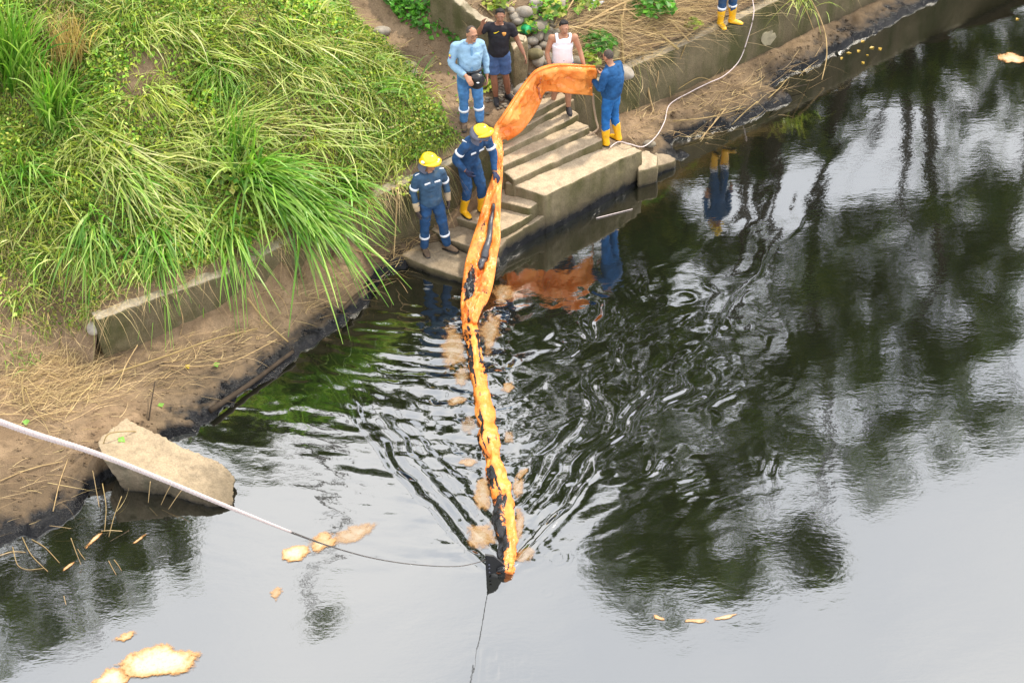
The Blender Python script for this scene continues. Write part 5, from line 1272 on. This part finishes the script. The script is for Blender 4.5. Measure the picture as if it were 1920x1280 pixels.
for k, c in enumerate(cob):
    P = hill_at(c[0], c[1]+2)[0]; stone('cobble', lab[c], P, np.array([c[2]*1.05, c[2]*.8, c[2]*.62])*.72, {'b': 'stone_b', 'c': 'stone_c'}.get(c[3], 'stone'), k, 'cobbles above the pillar', sink=.32)
for k, (x, y, r_, m_, lb, fn) in enumerate(((1167, 140, .22, 'stone_b', 'large flat pinkish stone on the wall top behind the shoulder of the man in blue', hill_at), (1147, 128, .17, 'stone', 'grey stone left of the flat pinkish one on the wall top', hill_at),
        (1146, 102, .2, 'stone_c', 'olive rock above the head of the man in blue', hill_at), (762, 122, .17, 'stone', 'grey stone at the grassy edge of the trail', hill_at), (979, 172, .16, 'stone_b', 'whitish stone on the gravel by the raised boom', hill_at),
        (716, 62, .16, 'stone_b', 'flat tan stone lying on the trail', hill_at), (176, 618, .13, 'stone_b', 'smooth pale stone wedged behind the broken wall end', hill_at), (1075, 118, .16, 'stone', 'grey rock under the weed beside the white vest', hill_at), (770, 145, .15, 'stone', 'second grey stone at the trail edge, below the first', hill_at),
        (1215, 272, .13, 'stone', 'small oily stone at the corner of the stairs and the mud ledge', low_at))):
    stone('boulder', lb, fn(x, y)[0], np.array([r_, r_*.75, r_*.5]), m_, 60+k, sink=.3)
# gravel under the raised boom
gp = []
Pg_ = hill_at(rng.normal(965, 22, 420), rng.normal(172, 20, 420)); ico = bmesh.new(); bmesh.ops.create_icosphere(ico, subdivisions=1, radius=1); iv = np.array([v.co[:] for v in ico.verts]); iff = np.array([[v.index for v in f.verts] for f in ico.faces]); ico.free()
n = len(Pg_); sc_ = rnd(n, .012, .045); V = (iv[None]*sc_[:, None, None]*np.array([1.2, .9, .6])+Pg_[:, None]+[0, 0, .008]).reshape(-1, 3); Fq = (iff[None]+np.arange(n)[:, None, None]*len(iv)).reshape(-1, 3)
tag(obj('gravel', newmesh('gravel', V, Fq), M['stone'], origin=(0, 0, 0)), kind='stuff')
# clods and crumbs on trail and ledges
cl_ = []
xx = np.concatenate([rng.normal(800, 60, 260), rng.uniform(20, 640, 500), rng.uniform(1180, 1600, 260)]); 
P1 = hill_at(xx[:260], rng.normal(120, 40, 260)); x2 = xx[260:760]; P2 = low_at(x2, np.interp(x2, [0, 640], [905, 570])+rng.normal(0, 45, 500)); x3 = xx[760:]; P3_ = low_at(x3, np.interp(x3, [1180, 1600], [245, 50])+rng.normal(0, 14, 260))
Pc = np.concatenate([P1, P2, P3_]); Pc = Pc[Pc[:, 2] > .08]; n = len(Pc); sc_ = rnd(n, .008, .030)
V = (iv[None]*sc_[:, None, None]*np.array([1.2, .9, .6])+Pc[:, None]).reshape(-1, 3); Fq = (iff[None]+np.arange(n)[:, None, None]*len(iv)).reshape(-1, 3)
tag(obj('clods', newmesh('clods', V, Fq), M['mud'], origin=(0, 0, 0)), kind='stuff')

def pole(name, label, P, r0_, r1_, mat, group=None, cat_='branch', seg=7, k=5):
    P = np.array(P); t = np.linspace(0, len(P)-1, (len(P)-1)*k+1)
    Qp = np.stack([np.interp(t, np.arange(len(P)), P[:, j]) for j in range(3)], 1)
    for _ in range(3): Qp[1:-1] = .25*Qp[:-2]+.5*Qp[1:-1]+.25*Qp[2:]
    o = obj(name, mesh_of(name, [tube(Qp, np.linspace(r0_, r1_, len(Qp)), seg)]), M[mat]); tag(o, label, cat_, group); return o
def pts_on(fn, pix, lift): 
    return [fn(x, y)[0]+[0, 0, l] for (x, y), l in zip(pix, lift if hasattr(lift, '__len__') else [lift]*len(pix))]
G1 = 'dead branches on the debris bank'
for pix, r_, m_, lb, lf in (
    ([(1169, 124), (1166, 90), (1164, 54)], .030, 'bamboo', 'upright yellow cane leaning on the bank above the flat pinkish stone', (.05, .12, .25)), ([(1272, 103), (1248, 84), (1224, 62)], .030, 'bamboo', 'yellow cane lying diagonally right of the round leaved creeper', .1),
    ([(1083, 64), (1150, 36), (1240, 8)], .026, 'stick', 'long pale branch slanting up from the white vest man across the debris', (.1, .22, .3)), ([(1118, 22), (1200, 12), (1290, -6)], .024, 'stick', 'pale branch along the top edge of the debris bank', .2),
    ([(1058, 44), (1072, 22), (1088, -4)], .018, 'stick', 'thin stick standing over the right edge of the cobbles', .15), ([(1180, 62), (1218, 44), (1262, 24)], .020, 'stick', 'grey-brown stick beneath the round leaved creeper', .15), ([(1256, 48), (1272, 66), (1292, 88)], .022, 'stick', 'stick ending at the wall top left of the yellow boots', .1),
    ([(1100, 52), (1150, 46), (1204, 32)], .018, 'stick', 'crooked stick crossing under the long pale branch', (.1, .25, .15)), ([(1128, 8), (1160, 28), (1192, 52)], .018, 'stick', 'stick falling rightwards across the pale branches', .2), ([(1165, 55), (1172, 30), (1196, 6)], .022, 'stick', 'upright bleached stick rising from the yellow cane', (.1, .25, .35)),
    ([(1212, 80), (1240, 70), (1280, 74)], .016, 'stick', 'slim twig lying along the top of the river wall', .12), ([(1240, 8), (1252, 24), (1266, 44)], .020, 'stick', 'brown stick right of the creeper leaves', .2), ([(1300, 28), (1330, 22), (1372, 30)], .016, 'stick', 'twig at the feet of the person on the wall', .08),
    ([(1310, 60), (1290, 74), (1262, 98)], .014, 'stick', 'thin twig poking over the wall edge below the yellow cane', .08), ([(1090, 32), (1110, 10), (1122, -12)], .016, 'darkstick', 'dark twig behind the leafy weed at the top edge', .15), ([(1195, 98), (1222, 92), (1246, 90)], .018, 'stick', 'curved root lying on the wall top', .10),
    ([(925, 36), (914, 24), (900, 14)], .02, 'stick', 'short light stick on the slope behind the low wall', .05), ([(752, 98), (770, 84), (778, 80)], .010, 'stick', 'thin straw lying on the trail edge', .08), ([(1040, 62), (1046, 48), (1050, 38)], .014, 'stick', 'short stick stuck among the cobbles left of the white vest', .15)):
    pole('dry_branch', lb, pts_on(hill_at, pix, lf), r_*.8, r_*.6, m_, G1)
def wallpts(L): return [at(*q) for q in L]
G2 = 'roots hanging over the river wall'
for L, r_, lb, m_ in (([(1222, 96, 1.28), (1228, 118, 1.05), (1236, 138, .9), (1230, 164, .70)], .016, 'thin root dangling on the wall right of the man in blue', 'stick'), ([(1205, 108, 1.27), (1212, 150, .85), (1218, 182, .55), (1226, 212, .4)], .028, 'thick hairy root hanging down the wall right of the man in blue', 'stick'),
    ([(1286, 84, 1.22), (1272, 118, .9), (1254, 150, .62), (1258, 184, .4)], .012, 'curved stem leaning against the middle of the wall', 'bamboo'), ([(1512, -14, 1.25), (1534, 24, .9), (1549, 66, .55), (1551, 108, .3), (1541, 150, .08)], .018, 'long vine hanging from the wall top into the water at upper right', 'stick'),
    ([(1500, 0, 1.2), (1516, 30, .8), (1526, 58, .5)], .012, 'shorter vine beside the long one at upper right', 'stick'), ([(690, 372, 1.2), (684, 420, .8), (700, 452, .5)], .016, 'root dangling on the mossy wall left of the grey-blue worker', 'stick'), ([(745, 360, 1.2), (742, 420, .75), (738, 486, .26)], .018, 'pale root running down the wall behind the grey-blue worker', 'stick'),
    ([(330, 552, 1.05), (345, 600, .6), (338, 628, .4)], .010, 'thin stem on the exposed wall face', 'stick')):
    pole('hanging_root', lb, wallpts(L), r_*.8, r_*.5, m_, G2, 'root')
G3 = 'stalks lying on the mud'
for pix, r_, m_, lb, lf in (
    ([(190, 712), (320, 676), (400, 648), (484, 624)], .018, 'bamboo', 'long pale stalk along the foot of the exposed wall', (.04, .1, .12, .08)), ([(468, 588), (500, 618), (541, 646)], .020, 'bamboo', 'green-yellow cane leaning from the grass down to the oily edge', (.28, .14, .05)), ([(300, 690), (370, 700), (440, 690), (520, 640)], .010, 'stick', 'looping straw on the ledge below the long stalk', (.05, .12, .1, .04)),
    ([(46, 762), (44, 728), (70, 714), (124, 716)], .012, 'bamboo', 'arched yellow stalk at the lower left of the straw slope', (.03, .2, .25, .06)), ([(50, 742), (66, 780), (88, 792)], .012, 'bamboo', 'second arched stalk just below the first on the mud', (.12, .08, .03)), ([(278, 790), (286, 768), (296, 742)], .013, 'darkstick', 'black twig standing upright in the mud above the broken slab', (-.02, .12, .26)),
    ([(262, 668), (236, 700), (222, 736)], .010, 'stick', 'bent straw at the corner of the broken wall end', (.2, .12, .02)), ([(640, 472), (686, 482), (728, 490)], .018, 'stick', 'brown branch lying at the wall foot left of the grey-blue worker', (.10, .08, .04)), ([(640, 352), (668, 378), (694, 412)], .016, 'stick', 'dry stem sticking out over the wall left of the workers', (.9, .7, .5)),
    ([(828, 398), (842, 390), (858, 383)], .022, 'bamboo', 'yellow leaf stalk on the steps between the two hard hat workers', .06), ([(838, 372), (850, 340), (872, 322)], .014, 'stick', 'tangled twig in the corner behind the bending worker', .15), ([(1262, 178), (1310, 160), (1340, 158)], .012, 'bamboo', 'yellow straw arching at the foot of the river wall', (.05, .18, .04)),
    ([(1262, 232), (1330, 226), (1398, 206)], .012, 'bamboo', 'long straw along the wet edge of the right mud ledge', .05), ([(1360, 214), (1330, 246), (1312, 262)], .014, 'stick', 'twig reaching from the right ledge into the water', (.1, .06, .0)), ([(1420, 200), (1400, 214), (1372, 236)], .012, 'bamboo', 'forked straw at the ledge rim', (.1, .08, .02)),
    ([(196, 868), (208, 850), (250, 842), (284, 838)], .011, 'bamboo', 'thin straw lying over the edge of the broken slab', (.25, .36, .32, .25)), ([(395, 776), (470, 728), (550, 664)], .05, 'darkstick', 'oil blackened log along the rim of the left ledge', (.06, .08, .05)), ([(640, 588), (668, 560), (702, 530)], .04, 'darkstick', 'oily branch along the rim under the drooping grass', .05),
    ([(0, 905), (60, 880), (118, 868)], .010, 'stick', 'straw lying on the bare mud at the left edge', .03), ([(100, 960), (112, 905), (128, 862)], .009, 'stick', 'straight straw on the mud left of the broken slab', .02), ([(1445, 182), (1475, 170), (1512, 166)], .014, 'darkstick', 'black twig over the water at the ledge notch', .08), ([(1440, 196), (1462, 176), (1474, 160)], .012, 'bamboo', 'tan twig crossing the black one at the ledge notch', .12)):
    pole('dry_stalk', lb, pts_on(low_at, pix, lf), r_*.85, r_*.55, m_, G3, 'stalk')
G4 = 'twigs floating at the lower left shore'
def wp(x, y, l=.012):
    p = at(x, y, 0); p[2] = float(water_z(p[None, :2])[0])+l; return p
for L, r_, m_, lb in (([(60, 1012), (85, 1026), (112, 1056)], .010, 'bamboo', 'long curved twig floating right of the lowest mud tip'), ([(42, 1008), (58, 1042), (90, 1072)], .010, 'bamboo', 'twig floating just left of the long curved one'), ([(24, 1026), (32, 1062), (52, 1070), (82, 1066)], .009, 'bamboo', 'hooked twig floating at the lower left'), ([(192, 906), (200, 950), (196, 996)], .010, 'bamboo', 'upright stem rising beside the slab notch'),
        ([(174, 882), (180, 915), (186, 950)], .010, 'stick', 'short stem in the notch left of the broken slab'), ([(228, 930), (214, 966), (204, 1006)], .009, 'bamboo', 'thin stem slanting down right of the upright one'), ([(133, 1008), (142, 1034), (152, 1058)], .009, 'bamboo', 'short twig between the mud tip and the upright stem'), ([(146, 1030), (152, 1040), (160, 1050)], .008, 'bamboo', 'tiny twig right of the short one'),
        ([(0, 1042), (24, 1034), (48, 1036)], .010, 'stick', 'twig floating at the left picture edge'), ([(204, 1052), (210, 1064), (218, 1078)], .008, 'bamboo', 'twig floating alone below the broken slab'), ([(214, 1050), (222, 1060), (228, 1070)], .008, 'bamboo', 'twin twig right of the lone one below the slab'), ([(282, 902), (280, 920), (278, 942)], .009, 'stick', 'first straw hanging on the dark slab face'), ([(322, 906), (312, 924), (302, 946)], .009, 'stick', 'second straw hanging on the dark slab face'),
        ([(344, 914), (332, 930), (316, 954)], .009, 'stick', 'third straw hanging on the dark slab face'), ([(1118, 410), (1150, 402), (1186, 393)], .012, 'rope', 'whitish stick floating in front of the stairs'), ([(120, 1118), (122, 1126), (124, 1134)], .009, 'bamboo', 'short bit of straw floating in the dark tree reflection')):
    pole('floating_twig', lb, [wp(x, y) for x, y in L] if 'slab face' not in lb and 'stem' not in lb else [at(x, y, z) for (x, y), z in zip(L, (.30, .18, .04))], r_*.62, r_*.4, m_, G4 if 'stick floating' not in lb else None, 'twig')
# flecks drifting below the wall at the upper right
fl = [(1588, 84), (1596, 72), (1604, 60), (1618, 78), (1630, 60), (1636, 90), (1592, 100), (1610, 96), (1650, 92), (1578, 110), (1626, 104), (1664, 42), (1672, 38), (1618, 118), (1560, 92), (1908, 36)]
for x, y in fl:
    p = wp(x, y, .006); v = leaves(p[None], np.array([[0, 0, 3.]]), np.array([rng.uniform(.06, .14)]), np.array([[.45, .30, .08]]), .5, .1)
    o = obj('floating_leaf', newmesh('floating_leaf', *v, smooth=False), M['leaf']); tag(o, 'tiny tan leaf drifting on the dark water under the river wall at upper right', 'leaf', 'leaves drifting under the river wall')
# foam patches of emulsified oil
def mat_foam():
    B = MB('oil_foam', .45, .4); n = B.noise(9, 6, rough=.65, dist=.5); n2 = B.noise(30, 4)
    a = B.sep(B.attr())[0]
    k = B.math('ADD', a, B.math('MULTIPLY', B.math('SUBTRACT', n, .5), 1.25))
    c = B.ramp(k, [(.18, (.36, .15, .03)), (.42, (.42, .23, .08)), (.66, (.46, .32, .18)), (.95, (.56, .45, .31))])
    c = B.mix(B.ramp(n2, [(.55, 0.), (.75, .5)]), c, (.27, .12, .025))
    B.color(c); B.bump(n2, .5, .02)
    tr = B.n('ShaderNodeBsdfTransparent'); ms = B.n('ShaderNodeMixShader'); B.l(B.math('MULTIPLY', B.ramp(k, [(.18, 0.), (.46, .95)]), B.sep(B.attr())[1]), ms.inputs[0])
    B.l(tr.outputs[0], ms.inputs[1]); B.l(B.b.outputs[0], ms.inputs[2]); B.l(ms.outputs[0], B.t.nodes['Material Output'].inputs['Surface']); return B.m
M['foam'] = mat_foam()
def foam(label, px, py, rx, ry, rot=0, alpha=1.0, lift=.010, dens=1.0, group='orange foam patches on the water'):
    nr, na = 9, 36; c = at(px, py, 0); sx = np.linalg.norm(at(px+10, py, 0)-c)/10; sy = np.linalg.norm(at(px, py+10, 0)-c)/10
    a = np.linspace(0, 2*np.pi, na, endpoint=False); prof = 1+.32*fbm(np.stack([np.cos(a)*1.3+px, np.sin(a)*1.3+py], 1), 3, 161)*1.6
    V = [c[:2]]; T = [(1.*dens, alpha, 0)]
    for i in range(1, nr+1):
        r_ = i/nr; u = np.cos(a)*rx*r_*prof; w_ = np.sin(a)*ry*r_*prof; ur = u*math.cos(rot)-w_*math.sin(rot); wr_2 = u*math.sin(rot)+w_*math.cos(rot)
        V += list(c[:2]+np.stack([ur*sx, -wr_2*sy], 1)); T += [((1-r_**1.6)*dens, alpha, 0)]*na
    V = np.array(V); Qf = []
    for j in range(na): Qf.append((0, 1+j, 1+(j+1) % na, 1+(j+1) % na))
    me_f = [(0, 1+j, 1+(j+1) % na) for j in range(na)]
    for i in range(nr-1):
        for j in range(na):
            k_ = (j+1) % na; q = (1+i*na+j, 1+(i+1)*na+j, 1+(i+1)*na+k_, 1+i*na+k_); me_f += [(q[0], q[1], q[2]), (q[0], q[2], q[3])]
    z = water_z(V)+lift
    o = obj('foam_patch', newmesh('foam_patch', np.column_stack([V, z]), np.array(me_f), np.array(T)), M['foam']); tag(o, label, 'foam', group); return o
for f_ in (('large cream and orange foam patch near the bottom left corner', 300, 1240, 72, 36, -.1, 1, .012, 1.25), ('foam patch cut by the bottom edge left of the large one', 208, 1272, 38, 22, -.2, 1, .01, 1.1), ('thin orange foam sliver above the large bottom left patch', 236, 1194, 34, 10, -.35, 1, .01, .6), ('bright orange and white foam patch below the tow rope', 552, 1036, 34, 17, -.15, 1, .01, 1.05),
        ('orange foam patch crossed by the tow rope', 606, 1016, 30, 20, -.4, .9, .01, .75), ('pale stretched foam right of the tow rope crossing', 668, 1000, 60, 20, -.35, .55, .008, .8), ('faint pinkish foam spot in the lower left middle', 516, 1112, 14, 16, .5, .7, .008, .65), ('foam patch at the right edge in the upper corner', 1898, 110, 32, 13, .1, 1, .01, .8),
        ('small orange foam fleck below the green reflection, leftmost of three', 1236, 1159, 15, 5, .4, .9, .008, .8), ('small foam fleck in the middle of three below the green reflection', 1306, 1164, 26, 5, 0, .9, .008, .8), ('pale foam streak rightmost of three below the green reflection', 1362, 1156, 28, 4, -.2, .9, .008, .9),
        ('orange foam strip by the short twig at lower left', 176, 1012, 22, 5, -.8, 1, .008, .7), ('thin orange foam strip left of the lone twigs', 126, 1064, 16, 4, -.7, 1, .008, .65), ('thin orange foam strip below the slab tip', 260, 1012, 18, 3, -.7, 1, .008, .65)):
    foam(*f_)
for f_ in (('beige foam band left of the boom where it enters the water', 850, 650, 26, 52, -.1, .75), ('beige foam band right of the boom where it enters the water', 918, 620, 24, 48, .1, .75), ('beige foam beside the wide boom end on the right', 944, 552, 24, 24, .3, .7), ('beige foam on the left of the second boom length', 866, 708, 18, 28, 0, .65), ('small tan foam patch right of the boom, beside the second kink', 952, 727, 18, 10, -.4, .9),
        ('pink-beige foam patch left of the boom kink', 858, 752, 22, 10, -.1, .8), ('beige foam patch left of the thin boom joint', 880, 866, 22, 9, 0, .9), ('small beige foam right of the thin boom joint', 978, 888, 16, 10, -.5, .8), ('large cream foam patch left of the lower boom', 904, 926, 24, 42, .15, .9), ('cream foam patch right of the lower boom', 972, 912, 12, 22, .1, .8),
        ('round cream foam patch left of the end plate', 900, 1006, 32, 30, 0, .9), ('cream foam strip along the right of the last boom length', 974, 985, 12, 40, .1, .8), ('foam around the right of the boom end', 984, 1040, 20, 20, 0, .6), ('faint beige foam left of the third boom length', 880, 800, 16, 22, 0, .45), ('small tan foam right of the third boom length', 955, 820, 12, 14, 0, .6)):
    foam(*f_[:5], f_[5], f_[6]*.62, dens=.75, group='pale foam along the boom')
# small finds
def green_leaf(x, y, fn, lb, s=.16, c=(.16, .32, .06), l=.03):
    p = fn(x, y)[0]+[0, 0, l]; v = leaves(p[None], np.array([[0, -.2, 3.]]), np.array([s]), np.array([c]), .9, .1)
    o = obj('fallen_leaf', newmesh('fallen_leaf', *v, smooth=False), M['leaf']); tag(o, lb, 'leaf')
p = at(228, 824, .48); v = leaves(p[None], np.array([[0, -.2, 3.]]), np.array([.12]), np.array([[.2, .4, .08]]), .9, .1)
tag(obj('fallen_leaf', newmesh('fallen_leaf', *v, smooth=False), M['leaf']), 'bright green leaf lying on the broken slab', 'leaf')
green_leaf(406, 686, low_at, 'green leaf on the mud ledge below the exposed wall', .12)
green_leaf(352, 690, low_at, 'yellow leaf on the mud ledge left of the green leaf', .09, (.5, .38, .03))
green_leaf(302, 762, low_at, 'green leaf on the mud beside the black twig', .11)
green_leaf(50, 795, low_at, 'green leaf on the mud near the tow rope at the left', .12)
M['plastic'] = mat_plain('green_plastic', (0.01, 0.32, 0.10), .35, .5, .2, 10, .3)
P = hill_at(990, 60)[0]; V, Qd = ellipsoid(P+[0, 0, .07], (.13, .10, .07)); V = V+rough(.05, 9, 5)(V, V)[:, None]*np.array([1, 1, .6])
tag(obj('plastic_bag', mesh_of('plastic_bag', [(V, Qd)]), M['plastic']), 'crumpled green plastic bag on the cobbles above the pillar', 'bag')
P = hill_at(1116, 14)[0]; V, Qd = ellipsoid(P+[0, 0, .08], (.13, .08, .06)); V = V+rough(.06, 11, 6)(V, V)[:, None]
tag(obj('plastic_bag', mesh_of('plastic_bag', [(V, Qd)]), M['white']), 'crumpled white plastic bag in the debris above the white vest man', 'bag')

# ropes
def rope(name, label, P, R, mat, cat_='rope', k=8):
    P = np.array(P); t = np.linspace(0, len(P)-1, (len(P)-1)*k+1); i = np.clip(t.astype(int), 0, len(P)-2); u = (t-i)[:, None]; n = len(P)
    p0 = P[np.clip(i-1, 0, n-1)]; p1 = P[i]; p2 = P[i+1]; p3 = P[np.clip(i+2, 0, n-1)]
    Qp = .5*((2*p1)+(-p0+p2)*u+(2*p0-5*p1+4*p2-p3)*u*u+(-p0+3*p1-3*p2+p3)*u**3)
    return Qp, np.interp(t, np.arange(n), R)
tow = [(-330, 700, 6.2), (-60, 771, 8.2), (60, 812, 9.2), (180, 850, 10.5), (300, 897, 12.1), (440, 955, 14.2), (545, 997, 16.2), (620, 1024, 17.6), (700, 1046, 19.1), (780, 1058, 20.5), (860, 1061, 21.7)]
TWp = [atd(x, y, d) for x, y, d in tow]+[e0+pw*-.11+np.array([0, 0, .26])]
Qp, Rp = rope('tow', '', TWp, [.0125, .0125, .013, .0135, .014, .014, .010, .0068, .006, .0055, .0050, .0045], 'rope')
cut = 6*8
root = empty('tow_rope', TWp[-1]); tag(root, 'pale tow rope running from the left edge to the black plate on the boom end', 'rope')
obj('dry_length', mesh_of('dry_length', [tube(Qp[:cut+1], Rp[:cut+1], 8)]), M['rope'], root)
obj('wet_length', mesh_of('wet_length', [tube(Qp[cut:], Rp[cut:], 8)]), M['rope_wet'], root)
# twisted strands on the dry length
for ph in (0, 2.09, 4.19):
    q = []
    n_ = 420; tt = np.linspace(0, cut, n_); base = np.stack([np.interp(tt, np.arange(cut+1), Qp[:cut+1, j]) for j in range(3)], 1); rr = np.interp(tt, np.arange(cut+1), Rp[:cut+1])
    T_ = np.gradient(base, axis=0); T_ /= np.linalg.norm(T_, axis=1)[:, None]; s_ = np.cross(T_, [0, 0, 1.]); s_ /= np.linalg.norm(s_, axis=1)[:, None]; b_ = np.cross(T_, s_)
    an = np.arange(n_)*.62+ph
    obj('strand', mesh_of('strand', [tube(base+(s_*np.cos(an)[:, None]+b_*np.sin(an)[:, None])*(rr*.75)[:, None], rr*.45, 5)]), M['rope'], root)
hose = [at(1404, -30, 1.5), at(1411, 0, 1.35), at(1413, 28, 1.23), at(1402, 72, .86), at(1386, 114, .52), at(1358, 142, .38), at(1328, 156, .34), at(1296, 172, .34), at(1256, 196, .36), at(1246, 228, .36), at(1230, 256, .30), at(1206, 275, .50), at(1180, 270, .70), at(1160, 266, .71), at(1144, 276, .70)]
Qp, Rp = rope('hose', '', hose, [.0085]*len(hose), 'rope')
tag(obj('white_rope', mesh_of('white_rope', [tube(Qp, Rp, 7)]), M['rope']), 'white rope coming over the river wall and along the ledge to the yellow boots', 'rope')
hr = [at(1112, 176, 1.52), at(1113, 196, 1.32), at(1117, 222, 1.08), at(1121, 240, .95), at(1114, 248, .90), at(1102, 254, .86)]
Qp, Rp = rope('end', '', hr, [.017]*len(hr), 'rope')
tag(obj('end_rope', mesh_of('end_rope', [tube(Qp, Rp, 7)]), mat_plain('brown_rope', (.34, .25, .17), .8, .2, .2, 60, .4)), 'brown rope hanging from the held boom end beside the man in blue', 'rope')
tri = sum(sum(len(p.vertices)-2 for p in o.data.polygons) for o in SC.objects if o.type == 'MESH' and len(o.data.polygons) < 3000)
print('faces', sum(len(o.data.polygons) for o in SC.objects if o.type == 'MESH'))

# pale plaster scar on the river wall
c = at(1441, 70, .72); nw = nrm(np.array([WALL_R[3][1]-WALL_R[2][1], -(WALL_R[3][0]-WALL_R[2][0]), 0])); tw_ = np.array([-nw[1], nw[0], 0])
D_ = at(1441, 70, .72); base0 = WALL_R[3]; k_ = ((base0-CP)@nw)/(ray(1441, 70)@nw); D_ = CP+ray(1441, 70)*k_
a_ = np.linspace(0, 2*np.pi, 18, endpoint=False); rr_ = 1+.5*fbm(np.stack([np.cos(a_)*1.6, np.sin(a_)*1.6], 1), 3, 191)*1.5
ring = [D_+tw_*np.cos(t_)*.16*q_+np.array([0, 0, np.sin(t_)*.13*q_])+nw*.022 for t_, q_ in zip(a_, rr_)]
V = np.array(ring+[p-nw*.03 for p in ring]+[D_+nw*.026, D_-nw*.02]); n = 18
Qd = [(2*n, 2*n, i, (i+1) % n) for i in range(n)]+[(2*n+1, 2*n+1, n+(i+1) % n, n+i) for i in range(n)]+[(i, n+i, n+(i+1) % n, (i+1) % n) for i in range(n)]
obj('plaster_patch', mesh_of('plaster_patch', [(V, Qd)], False), mat_plain('pale_plaster', (.30, .26, .17), .9, .2, .2, 12, .4), RW_OBJ)
